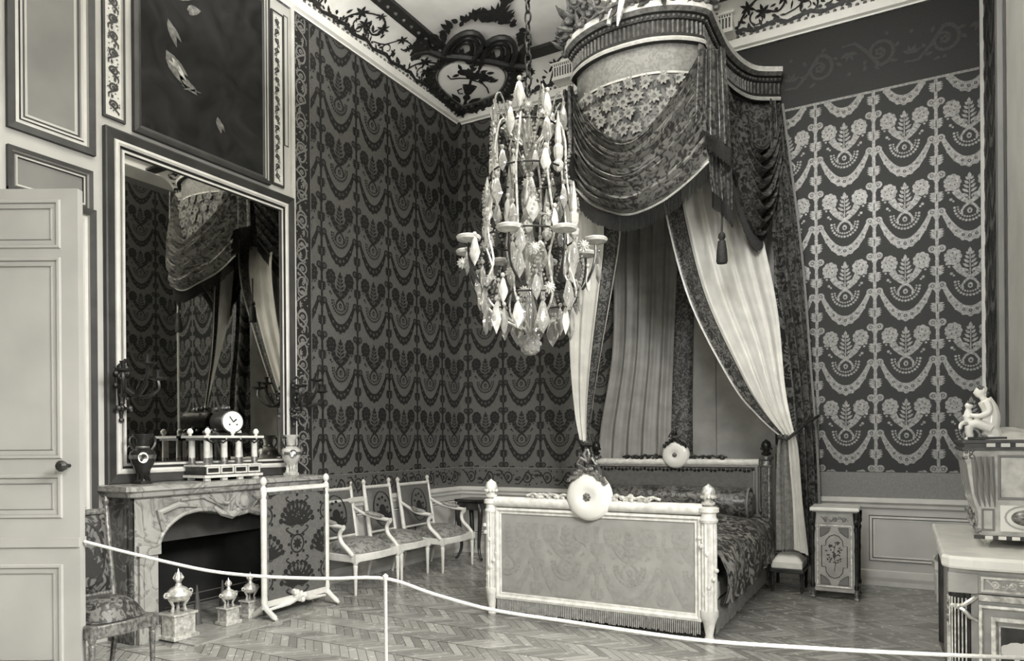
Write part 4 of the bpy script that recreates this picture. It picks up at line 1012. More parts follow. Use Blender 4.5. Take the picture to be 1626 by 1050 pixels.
b.lathe([(.0001,-.15),(.085,-.15),(.098,-.13),(.098,.09),(.10,.10),(.09,.105),(.0001,.105)], (0.02,.02,.495), 28, 0, 'x', rot=Rz); b.box((0,.02,.385), (.2,.3,.03))
for k in range(26): b.ball((random.uniform(-.1,.06), .02+random.uniform(-.15,.15), .41+abs(random.gauss(0,.05))), random.uniform(.012,.022), 0, 6)
for k in range(10): b.ball((-.02+random.uniform(-.06,.06), .02+random.uniform(-.06,.06), .60+random.uniform(0,.03)), .02, 0, 6)
dr = obj('clock_drum', b, 'bronze', ck)
b = MB(); b.lathe([(.0001,.112),(.088,.108),(.09,.104)], (0.02,.02,.495), 28, 0, 'x', rot=Rz); obj('dial', b, 'porcelain', dr)
b = MB(); dc = Vector((.02,.02,.495))
def dp(a, r): return tuple(dc + Rz @ Vector((.1165, r*sin(a), r*cos(a))))
b.tube([dp(0,0), dp(-.6,.055)], .004, 5); obj('minute_hand', b, 'soot', dr)
obj('hour_hand', MB().tube([dp(0,0), dp(.9,.035)], .006, 5), 'soot', dr)
for a_ in (2.2, -2.2): obj('winding_hole', MB().ball(dp(a_,.04), .007, 0, 6), 'soot', dr)

# andirons and fire tools
def andiron(x, y, S, label):
    t = thing('andiron', label, 'andiron', (x, y, 0.012), 0, 'gilt urn andirons in the hearth')
    b = MB(); b.box((0,0,.10*S), (.16*S,.18*S,.16*S)); b.box((0,0,.19*S), (.19*S,.21*S,.02*S)); b.box((0,0,.015), (.2*S,.22*S,.03)); obj('pedestal', b, 'gilt', t, bev=.006)
    b = MB(); z = .2*S
    for k in range(3):
        a = 2.1*k+.5; b.tube([(.055*S*cos(a),.055*S*sin(a),z),(.045*S*cos(a),.045*S*sin(a),z+.05*S),(.075*S*cos(a),.075*S*sin(a),z+.11*S)], [.014*S,.010*S,.016*S], 6)
    obj('tripod', b, 'gilt', t)
    b = MB(); b.lathe([(.0001,z+.07*S),(.05*S,z+.08*S),(.095*S,z+.115*S),(.10*S,z+.135*S),(.085*S,z+.15*S),(.06*S,z+.18*S),(.025*S,z+.20*S),(.02*S,z+.22*S)], (0,0,0), 18)
    for sgn in (-1, 1): b.ring((0, sgn*.105*S, z+.14*S), .018*S, .006*S, 12, 5, 0, (1,0,0))
    obj('urn', b, 'gilt', t)
    b = MB(); b.lathe([(.014*S,z+.22*S),(.03*S,z+.245*S),(.022*S,z+.28*S),(.008*S,z+.31*S),(.0001,z+.335*S)], (0,0,0), 8)
    for k in range(5): b.tube([(.012*S*cos(k*1.3),.012*S*sin(k*1.3),z+.23*S),(.034*S*cos(k*1.3),.034*S*sin(k*1.3),z+.26*S),(.018*S*cos(k*1.3),.018*S*sin(k*1.3),z+.30*S)], [.01*S,.009*S,.002*S], 5)
    obj('flame', b, 'gilt', t)
    return t
andiron(.45, -4.655, 1.0, 'gilt urn andiron on tripod feet beside the left jamb of the fireplace')
andiron(.45, -4.195, .72, 'smaller gilt urn andiron in the middle of the hearth')
andiron(.40, -3.93, .72, 'smaller gilt urn andiron half hidden by the fire screen post')
b = MB()
t = thing('fender_rail', 'low iron fender rail with small cone spikes inside the fireplace', 'fender', (.2, -4.1, .012))
b = MB().tube([(.22,-4.62,.20),(.22,-3.4,.20)], .007, 6); b.tube([(.22,-4.62,.27),(.22,-3.4,.27)], .005, 6); obj('rail', b, 'iron', t, True)
for y in (-4.45,-4.32,-4.07,-3.80,-3.55):
    b = MB().lathe([(.045,.012),(.035,.03),(.022,.2),(.006,.33),(.0001,.335)], (.22,y,0), 10); obj('spike', b, 'iron', t, True)

# ------------------------------------------------------------------ fire screen
fs = thing('fire_screen', 'damask panel fire screen in a white carved frame before the fireplace', 'fire screen', (0.6, -3.58, 0))
SY0, SY1, SX = -3.955, -3.215, 0.6
for y in (SY0, SY1):
    b = MB(); b.lathe([(.03,.10),(.022,.12),(.030,.16),(.025,.2),(.027,1.0),(.028,1.02),(.02,1.04),(.027,1.07),(.027,1.12),(.018,1.135)], (SX,y,0), 12)
    p = obj('post', b, 'wood_white', fs, True)
    f = MB().lathe([(.016,1.135),(.014,1.145),(.028,1.165),(.03,1.185),(.018,1.21),(.0001,1.22)], (SX,y,0), 12); fix_sub(obj('finial', f, 'wood_white', p, True), fs)
    f = MB(); f.tube(cr([(SX-.15,y,.018),(SX-.10,y,.05),(SX-.04,y,.09),(SX,y,.12),(SX+.04,y,.09),(SX+.10,y,.05),(SX+.15,y,.018)], 20), [.016]*2+[.024]*16+[.016]*2, 8)
    obj('foot', f, 'wood_white', fs, True)
b = MB(); b.span((SX-.018,SY0,1.085), (SX+.018,SY1,1.125)); b.tube([(SX+.02,SY0,1.095),(SX+.02,SY1,1.095)], .008, 6); obj('top_rail', b, 'wood_white', fs, True)
b = MB(); b.span((SX-.018,SY0,.11), (SX+.018,SY1,.16)); b.tube([(SX,SY0+.02,.08),(SX+.02,-3.7,.10),(SX+.03,-3.58,.15),(SX+.02,-3.46,.10),(SX,SY1-.02,.08)], [.012,.022,.035,.022,.012], 8)
for k in range(14): b.ball((SX+.03+random.uniform(-.01,.02), -3.58+random.uniform(-.09,.09), .14+random.uniform(-.04,.05)), random.uniform(.016,.03), 0, 6)
obj('bottom_rail', b, 'wood_white', fs, True)
b = MB()
for y in (SY0+.03, SY1-.03): b.span((SX-.01,y-.012,.16), (SX+.012,y+.012,1.085))
b.span((SX-.01,SY0+.03,1.06), (SX+.012,SY1-.03,1.085)); obj('inner_frame', b, 'orn_mid', fs, True)
def damask(w, h, seed):
    # large medallions joined by an ogee lattice, within -w/2..w/2, 0..h
    rnd = random.Random(seed); P = []
    for cy, r, kind in ((h*.80,.15,0),(h*.50,.085,1),(h*.20,.15,0),(h*1.1,.085,1),(-.1,.085,1)):
        for sx in (-.36, 0, .36):
            yy = cy + (h*.30 if sx else 0); k2 = kind if not sx else kind
            if k2 == 0:
                for a in range(11): P.append(leaf(sx, yy-.10, rnd.uniform(.17,.24)*r/.15, .05*r/.15, pi/2+(a-5)*.27))
                for a in range(11): t = (a-5)*.27; P.append(E(sx+.19*sin(t)*r/.15, yy-.10+.2*cos(t)*r/.15, .026*r/.15, n=8))
                P += spiral(sx-.05, yy-.10, .04, 1.2, .014, 0, 1, 14) + spiral(sx+.05, yy-.10, .04, 1.2, .014, pi, -1, 14)
                for a in range(10): P.append((1, E(sx+rnd.uniform(-.08,.08), yy+rnd.uniform(-.06,.1), .008, n=6)))
            else:
                P += hoop(sx, yy, .075, .08, .016)
                for a in range(8): P.append(leaf(sx, yy, .055, .03, a*pi/4)); P.append(E(sx+.1*cos(a*pi/4), yy+.105*sin(a*pi/4), .016, n=7))
    for sx in (-1, 1):
        for k in (-1, 0, 1, 2):
            P += band([(v.x, v.y) for v in cr([(sx*.03,h*(.30+.3*k)-.02,0),(sx*.13,h*(.40+.3*k)-.05,0),(sx*.10,h*(.5+.3*k)-.12,0)], 8)], .014)
    return clip(P, -w/2, 0, w/2, h)
b = MB(); fnp = lambda u, v, o=0.0: (SX+.006+o, -3.585+u, .16+v)
q(b, fnp, SY0+3.585+.03, 0, SY1+3.585-.03, .925, 0); fnq = lambda u, v, o=0.0: (SX-.006, -3.585+u, .16+v); q(b, fnq, SY0+3.585+.03, 0, SY1+3.585-.03, .925, 0)
b.decal(damask(.66, .90, 4), fnp, 1, 0, .002); obj('damask_panel', b, ['silk_grey', 'silk_dark'], fs, True)

# ------------------------------------------------------------------ chairs
def make_chair(label, arms, W=0.66, D=0.60, group=None, lm='wood_white', up='upholstery', bk='silk_grey'):
    t = thing('armchair' if arms else 'side_chair', label, 'chair', (0,0,0), 0, group)
    fw, bw = W/2, W/2-.05; bx, fx = 0.0, D
    for sy in (-1, 1):
        b = MB().lathe([(.010,0),(.014,.02),(.022,.26),(.026,.29),(.018,.30),(.028,.315),(.030,.33)], (fx-.03, sy*(fw-.03), 0), 12); b.box((fx-.03, sy*(fw-.03), .365), (.058,.058,.075)); obj('leg', b, lm, t)
    for sy in (-1, 1):
        b = MB(); b.tube([(bx-.02, sy*bw, 0),(bx+.03, sy*bw, .20),(bx+.035, sy*bw, .36)], [.014,.022,.026], 10); obj('leg', b, lm, t)
    def rim(s): return [(bx+.01, -bw*s), (fx*.5, -(bw+fw)/2*s-.01), (fx-.01, -fw*s+.005), (fx+.02, 0), (fx-.01, fw*s-.005), (fx*.5, (bw+fw)/2*s+.01), (bx+.01, bw*s)]
    b = MB(); R1 = rim(1.0); b.prism(R1, lambda x, y: (x, y, .325), lambda x, y: (x, y, .40)); obj('seat_rail', b, lm, t, bev=.008)
    b = MB()
    def cush(u, v):
        a = 2*pi*u; r = v
        ex = (abs(cos(a))**0.7)*(1 if cos(a) >= 0 else -1); ey = (abs(sin(a))**0.7)*(1 if sin(a) >= 0 else -1)
        return (D*.5+ex*r*(D*.49), ey*r*(W/2-.02-(.03 if ex < 0 else 0)), .405+.12*(1-r**3.2))
    b.grid(cush, 40, 10); obj('seat', b, up, t)
    # raked back
    def bp(y, z): return (bx+.03-(z-.40)*.16, y, z)
    h = 1.03
    for sy in (-1, 1):
        b = MB().tube([bp(sy*(bw-.0), .38), bp(sy*(bw-.0), h-.06), bp(sy*bw, h)], [.026,.022,.020], 10)
        b.lathe([(.014,h),(.024,h+.02),(.026,h+.035),(.012,h+.055),(.0001,h+.065)], (bp(0,h+.02)[0], sy*bw, 0), 10); obj('back_post', b, lm, t)
    b = MB().tube([bp(-bw, h-.03), bp(bw, h-.03)], .020, 8); obj('top_rail', b, lm, t)
    b = MB().tube([bp(-bw, .50), bp(bw, .50)], .016, 8); obj('lower_rail', b, lm, t)
    def back(u, v):
        y = -bw+.025+(2*bw-.05)*u; z = .515+(h-.05-.515)*v; p = bp(y, z); e = min(1, 6*u*(1-u)*1.5)*min(1, 6*v*(1-v)*1.5)
        return (p[0]+.012+.028*e, y, z)
    b = MB().grid(back, 16, 16); b.grid(lambda u, v: (back(u, v)[0]-.03-.05*min(1, 6*u*(1-u))*min(1, 6*v*(1-v))*.5, back(u, v)[1], back(u, v)[2]), 8, 8)
    fnb = lambda u, v, o=0.0: tuple(Vector(back((u+bw-.025)/(2*bw-.05), v))+Vector((o,0,0)))
    ml = []
    for k in range(9): ml.append(leaf(0, .25, .16+.02*(k % 2), .05, pi/2+(k-4)*.32))
    ml = [[(u*1.0, .22+(v-.25)*1.9) for u, v in p_] for p_ in ml] + [E(.085*cos(a*.7), .52+.26*sin(a*.7), .022, .036, n=8) for a in range(9)] + [E(0,.52,.05,.09)]
    ml += [[(u, v) for u, v in p_] for p_ in hoop(0, .5, .15, .42, .02, 24)]
    b.decal(ml, fnb, 1, 0, .004); obj('backrest', b, [bk, 'silk_dark'], t)
    if arms:
        for sy in (-1, 1):
            a = MB(); y = sy*(bw+.01); yf = sy*(fw+.005)
            a.tube(cr([bp(sy*bw, .80), (.10, y, .735), (.24, yf, .69), (.38, yf, .675), (.45, yf, .665)], 16), [.018]*8+[.022]*7+[.03], 9)
            o = obj('arm', a, lm, t)
            s_ = MB().tube(cr([(.44, yf, .655), (.40, yf, .60), (.42, yf*.99, .52), (.50, yf*.98, .45), (fx-.04, yf*.96, .39)], 14), .022, 9); obj('arm_support', s_, lm, t)
            p = MB().tube(cr([(.14, y, .745), (.24, yf, .715), (.36, yf, .70)], 8), [.012,.024,.028,.03,.03,.028,.024,.012], 8); obj('arm_pad', p, up, o)
    return t
G = 'gilt white chairs along the left wall'
c1 = make_chair('white armchair beside the fire screen, nearest of the row along the wall', True, .72, .60, G)
c1.location = (.06, -2.52, 0)
dup(c1, (.14, -1.17, 0), 0.03, 'white armchair nearest the room corner, farthest of the row', G)
c2 = make_chair('armless white chair between the two armchairs against the wall', False, .54, .50, G)
c2.location = (.10, -1.81, 0)
lc = make_chair('dark-covered side chair left of the fireplace beside the open door', False, .54, .50, 'side chairs', 'bronze_mid', 'brocade_side', 'brocade'); lc.location = (.745, -5.535, 0); lc.scale = (.86, .80, 1.06)  # darker wood and cover than the other chairs
dup(c2, (6.0, -0.42, 0), pi*1.0, 'dark seat peeping out behind the marble-topped commode', 'side chairs').scale = (.84, .85, .92)

# small dark console in the corner
ct = thing('console_table', 'dark cabriole-legged console table in the room corner behind the bed', 'table', (.46, -.35, 0))
b = MB(); b.prism([(-.20,-.2),(.16,-.22),(.22,-.12),(.22,.12),(.16,.2),(-.2,.2)], lambda x, y: (x, y, .735), lambda x, y: (x, y, .77)); obj('table_top', b, 'mahogany', ct, bev=.006)
b = MB(); b.box((-.01,-.01,.68), (.33,.34,.10)); obj('apron', b, 'mahogany', ct, bev=.01)
for sx in (-1, 1):
    for sy in (-1, 1):
        b = MB().tube(cr([(sx*.14,sy*.15,.70),(sx*.175,sy*.17,.60),(sx*.15,sy*.15,.38),(sx*.13,sy*.14,.16),(sx*.17,sy*.17,.03),(sx*.20,sy*.18,.015)], 20), [.036]*4+[.034,.032,.03,.028,.026,.024,.022,.021,.02,.019,.018,.018,.018,.019,.02,.015], 9); obj('leg', b, 'mahogany', ct)

# ------------------------------------------------------------------ chandelier
ch = thing('chandelier', 'large rock-crystal chandelier hanging on a chain before the bed', 'chandelier', (3.045, -3.735, 2.1))
HX, HY = 3.045, -3.735
b = MB()
zc = 3.93; k = 0
while zc < CZ-.02:
    ax = (1,0,0) if k % 2 == 0 else (0,1,0)
    u_ = Vector((0,1,0)) if k % 2 == 0 else Vector((1,0,0)); L = []
    for i in range(13):
        a = 2*pi*i/12; L.append(tuple(Vector((HX,HY,zc+.045)) + u_*(.022*cos(a)) + Vector((0,0,.045*sin(a)))))
    b.tube(L, .0075, 5); zc += .075; k += 1
obj('chain', b, 'bronze', ch, True)
b = MB().lathe([(.012,2.26),(.03,2.32),(.05,2.42),(.03,2.5),(.018,2.6),(.05,2.75),(.06,2.85),(.03,2.95),(.02,3.05),(.055,3.15),(.06,3.25),(.025,3.35),(.02,3.5),(.045,3.6),(.03,3.7),(.015,3.8),(.01,3.93)], (HX,HY,0), 14); obj('stem', b, 'crystal', ch, True)
def pol(r, a, z): return (HX+r*cos(a), HY+r*sin(a), z)
rodp = [(.05,3.60),(.20,3.74),(.26,3.60),(.27,3.38),(.30,3.12),(.33,2.95),(.28,2.75),(.32,2.62),(.33,2.50),(.24,2.40),(.06,2.30)]
for k in range(8):
    a = k*pi/4+.2; b = MB().tube(cr([pol(r, a+.05*sin(z*9), z) for r, z in rodp], 40), .008, 6); obj('cage_rod', b, 'gilt', ch, True)
for k in range(9):
    a = k*pi/4.5; b = MB().tube(cr([pol(.03,a,3.42),pol(.12,a,3.62),pol(.22,a,3.90),pol(.27,a,3.86),pol(.25,a,3.76)], 16), .006, 5); obj('top_branch', b, 'crystal', ch, True)
for z, r in ((2.50,.33),(2.93,.32),(3.38,.27),(3.70,.21)):
    obj('hoop', MB().ring((HX,HY,z), r, .007, 36, 6), 'bronze', ch, True)
for k in range(8):
    a = k*pi/4+.2
    b = MB().tube(cr([pol(.28,a,2.62),pol(.36,a+.1,2.55),pol(.44,a,2.66),pol(.47,a,2.78),pol(.47,a,2.86)], 18), .009, 6); arm = obj('arm', b, 'bronze', ch, True)
    x, y, z = pol(.47, a, 2.86)
    c = MB().lathe([(.01,z-.01),(.04,z-.004),(.078,z+.008),(.086,z+.026),(.08,z+.034),(.02,z+.034),(.018,z+.05),(.010,z+.055)], (x,y,0), 18); fix_sub(obj('drip_pan', c, 'crystal_bright', arm, True), ch)
def pendant(c, L, W, a, m='crystal'):
    # flat faceted lozenge with a bead above
    b = MB(); ca, sa = cos(a), sin(a); x, y, z = c
    def p(u, n, h): return (x+u*-sa+n*ca, y+u*ca+n*sa, z+h)
    ring_ = [(0,0),(W*.20,-.10*L),(W*.5,-.58*L),(W*.28,-.80*L),(0,-L),(-W*.28,-.80*L),(-W*.5,-.58*L),(-W*.20,-.10*L)]
    vs = [p(u, 0, h) for u, h in ring_] + [p(u*.55, W*.20, -.5*L+(h+.5*L)*.6) for u, h in ring_] + [p(u*.55, -W*.20, -.5*L+(h+.5*L)*.6) for u, h in ring_]
    n = 8; fs = []
    for i in range(n):
        j = (i+1) % n; fs += [(i, j, n+j, n+i), (j, i, 2*n+i, 2*n+j)]
    fs += [tuple(range(n, 2*n)), tuple(range(2*n, 3*n))[::-1]]
    b.add(vs, fs); b.ball((x, y, z+.014), .016, 0, 8)
    return obj('crystal_pendant', b, m, ch, True)
rnd = random.Random(12)
tiers = [(.24,3.90,7,.18,.085),(.14,3.80,5,.15,.07),(.25,3.74,6,.17,.075),(.28,3.50,6,.16,.07),(.31,3.28,8,.17,.08),(.33,3.05,7,.17,.08),(.47,2.84,8,.19,.085),(.40,2.74,8,.18,.08),(.36,2.60,10,.19,.085),(.31,2.46,11,.19,.09),(.20,2.42,8,.18,.09),(.15,3.20,5,.17,.09),(.16,2.85,5,.2,.10),(.12,3.55,4,.15,.07)]
for r, z, n, L, W in tiers:
    ph = rnd.random()
    for k in range(n):
        a = 2*pi*(k+ph)/n; f = rnd.uniform(.85, 1.2)
        pendant(pol(r+rnd.uniform(-.02,.02), a, z+rnd.uniform(-.05,.05)), L*f, W*f, a+rnd.uniform(-.5,.5), 'crystal_bright' if rnd.random() < .35 else 'crystal')
def rosette(c, R):
    b = MB(); x, y, z = c; d = Vector((5.36-x, -8.17-y, 0)).normalized(); w_ = Vector((-d.y, d.x, 0))
    for k in range(11):
        a = 2*pi*k/11; t_ = w_*cos(a)+Vector((0,0,1))*sin(a); o = Vector(c)
        s_ = w_*-sin(a)+Vector((0,0,1))*cos(a)
        b.add([o+t_*R*.2-s_*R*.1+d*.01, o+t_*R*.7-s_*R*.2, o+t_*R, o+t_*R*.7+s_*R*.2, o+t_*R*.2+s_*R*.1+d*.01, o+t_*R*.6+d*.018], [(0,1,5),(1,2,5),(2,3,5),(3,4,5),(4,0,5)])
    b.ball(tuple(Vector(c)+d*.012), R*.34, 0, 8)
    return obj('rosette', b, 'crystal_bright', ch, True)
for r, a, z in ((.02,-1.1,3.86),(.24,-2.9,3.78),(.08,-1.2,3.30),(.28,-.6,3.02),(.26,-1.6,2.64),(.48,-2.75,2.78),(.46,-.2,2.80),(.33,-1.0,2.78),(.16,-2.0,3.70),(.18,-.5,3.70),(.30,-2.2,2.62),(.20,-1.3,2.52),(.34,-.7,2.52),(.10,-2.4,2.98)): rosette(pol(r, a, z), .045)
for r, a, z, L in ((.24,-2.75,3.28,.55),(.25,-.15,3.35,.42),(.32,-2.95,2.88,.42),(.33,.1,2.9,.40),(.10,-1.2,2.95,.38),(.30,-2.4,3.05,.30),(.30,1.6,3.0,.4),(.28,2.6,3.1,.45)):
    x, y, _ = pol(r, a, 0)
    b = MB().lathe([(.012,z),(.034,z+.02),(.04,z+.05),(.022,z+.08),(.034,z+.11),(.036,z+.16),(.02,z+L*.45),(.026,z+L*.5),(.018,z+L*.75),(.006,z+L*.95),(.0001,z+L)], (x,y,0), 8, smooth=False); obj('spire', b, 'crystal_bright', ch, True)
for a in range(30):
    aa = a*.628; z0_, z1_, r0_, r1_ = ((3.38,2.95,.27,.32),(2.93,2.55,.32,.34),(3.84,3.42,.20,.27))[a//10]
    b = MB(); tw = .5*(-1)**a
    pts = [pol(r0_+(r1_-r0_)*t+.05*sin(pi*t), aa+tw*t, z0_+(z1_-z0_)*t) for t in [i/15 for i in range(16)]]
    for p in pts: b.ball(p, .010, 0, 6)
    obj('bead_chain', b, 'crystal', ch, True)
b = MB().lathe([(.0001,2.105),(.04,2.115),(.068,2.15),(.075,2.19),(.066,2.225),(.04,2.25),(.02,2.27)], (HX,HY,0), 16)
for k in range(8):
    for j in range(3): b.ball(pol(.066-.012*abs(j-1), k*.785+.3*j, 2.15+.04*j), .02, 0, 6)
obj('crystal_ball', b, 'crystal', ch, True)

# ------------------------------------------------------------------ bedside cabinet
ns = thing('bedside_cabinet', 'small marquetry cabinet with white marble top and bronze corner columns', 'cabinet', (4.765, -.70, 0))
b = MB(); b.box((0,0,.842), (.425,.42,.035)); obj('marble_top', b, 'marble_white', ns, bev=.008)
b = MB(); b.box((0,0,.45), (.36,.36,.745)); b.box((0,0,.82), (.385,.385,.012)); b.box((0,0,.085), (.385,.385,.03)); obj('carcass', b, 'veneer', ns)
NF = lambda u, v, o=0.0: (u, -.182-o, v)
b = MB(); b.add([NF(-.135,.705,.003), NF(.135,.705,.003), NF(.135,.79,.003), NF(-.135,.79,.003)], [(0,1,2,3)], 0); b.decal(rinceau(.24,.06,6,step=.08,w=.1) and shift(rinceau(.24,.06,6,step=.08,w=.1), -.12, .718), NF, 1, 1, .005); obj('drawer', b, ['veneer', 'orn_mid'], ns)
b = MB(); b.span((-.15,-.182,.11), (.15,-.19,.695), 0); b.frame(lambda u, v, o=0.0: (u, -.19-o, v), (-.15,.11,.15,.695), [(0,.001),(.0,.006),(.008,.006),(.012,.001)], 1)
ND = lambda u, v, o=0.0: (u, -.191-o, v)
oct_ = [(-.11,.30),(-.075,.30),(-.07,.25),(-.04,.21),(0,.195),(.04,.21),(.07,.25),(.075,.30),(.11,.30),(.11,.50),(.075,.50),(.07,.55),(.04,.59),(0,.605),(-.04,.59),(-.07,.55),(-.075,.50),(-.11,.50),(-.11,.30)]
b.decal(band(oct_, .008), ND, 2, 2, .002)
for sx in (-1, 1):
    b.decal(band([(sx*.115,.62),(sx*.03,.62),(sx*.035,.645),(sx*.03,.675),(sx*.115,.675),(sx*.115,.62)], .006), ND, 2, 2, .002) if False else None
    b.decal([[(sx*.12,.58),(sx*.12,.67),(sx*.03,.67),(sx*.05,.63),(sx*.085,.60)], [(sx*.12,.225),(sx*.12,.135),(sx*.03,.135),(sx*.05,.175),(sx*.085,.205)]], ND, 3, 3, .002)
    b.decal(band([(sx*.12,.58),(sx*.12,.67),(sx*.03,.67),(sx*.05,.63),(sx*.085,.60),(sx*.12,.58)], .006) + band([(sx*.12,.225),(sx*.12,.135),(sx*.03,.135),(sx*.05,.175),(sx*.085,.205),(sx*.12,.225)], .006), ND, 2, 2, .0035)
rnd = random.Random(8); fl = []
for k in range(34): a = rnd.uniform(0, 2*pi); r = rnd.uniform(.02, .078); fl.append(leaf(r*cos(a), .41+r*1.7*sin(a), rnd.uniform(.015,.03), .014, rnd.uniform(0, 6.3)))
fl += band([(0,.26),(.01,.34),(-.01,.42),(.012,.52)], .006) + [E(.0,.41,.014,.03), E(-.025,.50,.012), E(.03,.53,.014)]
b.decal(fl, ND, 2, 2, .004); obj('door', b, ['veneer', 'gilt', 'veneer_dark', 'paint_mid'], ns)
for sx in (-1, 1):
    for sy in (-1, 1):
        c = MB().lathe([(.02,.10),(.024,.13),(.015,.15),(.016,.42),(.02,.46),(.016,.5),(.018,.62),(.026,.66),(.018,.68),(.024,.72),(.03,.78),(.03,.815)], (sx*.188, sy*.188, 0), 12); c.ball((sx*.19, sy*.20, .72), .028, 0, 8, (1,1,1.4)); obj('corner_column', c, 'bronze', ns)
        c = MB().lathe([(.018,.10),(.022,.07),(.015,.045),(.026,.02),(.024,0)], (sx*.188, sy*.188, 0), 10)
        for k in (-1, 0, 1): c.ball((sx*.188+.013*k, sy*.188+sy*.022, .014), .013, 0, 6)
        obj('paw_foot', c, 'bronze_mid', ns)

# low white-covered stool at the bed's right side
st = thing('bed_step', 'low stool with white cushion and dark frame beside the bed curtain', 'stool', (4.33, -.62, 0))
b = MB().grid(lambda u, v: (-.145+.29*u, -.2+.38*v, .30+.07*(1-abs(2*u-1)**4)*(1-abs(2*v-1)**4)), 12, 12); b.box((0,-.01,.27), (.29,.38,.07)); obj('cushion', b, 'cream', st, bev=.01)
b = MB(); b.box((0,-.01,.215), (.31,.40,.04)); obj('frame', b, 'mahogany', st, bev=.006)
for sx in (-1, 1):
    for sy in (-1, 1): obj('leg', MB().lathe([(.012,0),(.018,.05),(.014,.1),(.022,.2)], (sx*.135, sy*.17, 0), 8), 'mahogany', st)
obj('stretcher', MB().box((0,-.18,.08), (.26,.02,.02)), 'mahogany', st)

# ------------------------------------------------------------------ commode, jewel chest and statuette at the right
cm = thing('commode', 'marble-topped commode with fluted corner pilasters at the right edge', 'commode', (5.8, -3.2, 0))
x0, x1, y0, y1 = 5.545, 6.02, -3.97, -2.45
CF = lambda u, v, o=0.0: (u, y0-o, v)
b = MB(); b.prism([(x0-.03,y0+.05),(x0+.0,y0-.01),(x0+.10,y0-.03),(x1,y0-.03),(x1,y1+.03),(x0-.03,y1+.03)], lambda x, y: (x, y, .845), lambda x, y: (x, y, .91)); obj('marble_top', b, 'marble_white', cm, True, bev=.014)
b = MB(); b.span((x0+.03,y0+.02,.10), (x1,y1,.83)); b.span((x0,y0+.01,.815), (x1,y1,.845)); obj('carcass', b, 'veneer', cm, True)
for yy in (y0+.075, y1-.075):
    b = MB(); fluted(b, (x0+.06, yy-.015), .06, .12, .725, 0, 14); obj('fluted_pilaster', b, 'mahogany', cm, True)
    c = MB(); c.box((x0+.06, yy-.015, .775), (.13,.13,.10)); c.lathe([(.066,.725),(.07,.735),(.064,.74)], (x0+.06,yy-.015,0), 16); obj('pilaster_block', c, 'veneer', cm, True, bev=.006)
    f = MB().lathe([(.02,0),(.03,.02),(.042,.07),(.06,.12)], (x0+.06,yy-.015,0), 12); obj('foot', f, 'bronze_mid', cm, True)
b = MB()
for k in range(9):
    a = 2.9+.25*k; b.tube([(x0+.06+.064*cos(a), y0+.06+.064*sin(a), .14), (x0+.06+.064*cos(a), y0+.06+.064*sin(a), .70)], .0042, 5)
obj('gilt_fluting', b, 'gilt', cm, True)
b = MB(); b.tube([(x0+.01,y0+.02,.655),(x0+.06,y0-.012,.665),(x0+.09,y0-.008,.69),(x0+.13,y0+.02,.72)], .011, 6); b.tube([(x0+.02,y0+.01,.66),(x0+.06,y0-.014,.645),(x0+.09,y0-.01,.61),(x0+.13,y0+.02,.585)], .011, 6); b.ball((x0+.04,y0-.006,.66), .014, 0, 8); obj('ribbon', b, 'gilt', cm, True)
b = MB(); b.span((x0+.125,y0+.0,.73), (x1-.02,y0+.02,.82), 0); b.frame(CF, (x0+.135,.74,x1-.01,.815), [(0,.001),(0,.01),(.01,.01),(.014,.002)], 1); b.decal(shift(rinceau(.29,.05,15,step=.07,w=.1), x0+.155, .752), CF, 1, 1, .004); b.span((x0+.125,y0-.012,.695), (x1-.02,y0+.02,.725), 1); obj('frieze_drawer', b, ['veneer', 'gilt'], cm, True)
b = MB(); b.span((x0+.125,y0+.005,.12), (x1-.02,y0+.02,.69), 0)
b.frame(CF, (x0+.125,.13,x1-.01,.675), [(0,.0),(0,.012),(.012,.014),(.02,.004)], 1); b.frame(CF, (x0+.175,.19,x1-.055,.62), [(0,.0),(0,.014),(.018,.016),(.028,.003)], 1)
b.frame(CF, (x0+.208,.23,x1-.085,.58), [(0,.0),(0,.006),(.006,.006),(.008,.002)], 1)
b.add([CF(x0+.215,.24,.002), CF(x1-.09,.24,.002), CF(x1-.09,.57,.002), CF(x0+.215,.57,.002)], [(0,1,2,3)], 2)
X_ = x0+.28
b.decal(clip([E(X_,.47,.05,.035), E(X_-.04,.46,.03,.03), E(X_+.045,.48,.04,.03), [(X_-.015,.3),(X_+.015,.3),(X_+.01,.46),(X_-.01,.46)], E(X_,.31,.05,.02), E(X_-.05,.30,.014,.05), E(X_+.06,.34,.03,.05)], x0+.216, .24, x1-.09, .57), CF, 3, 3, .004)
obj('painted_door', b, ['veneer', 'gilt', 'veneer_dark', 'porcelain'], cm, True)
b = MB(); rnd = random.Random(6)
for k in range(26): b.ball((x0+.015+rnd.uniform(-.012,.012), y0+.06+rnd.uniform(-.02,.02), .20+.02*k), rnd.uniform(.012,.022), 0, 6)
obj('corner_mount', b, 'bronze_mid', cm, True)

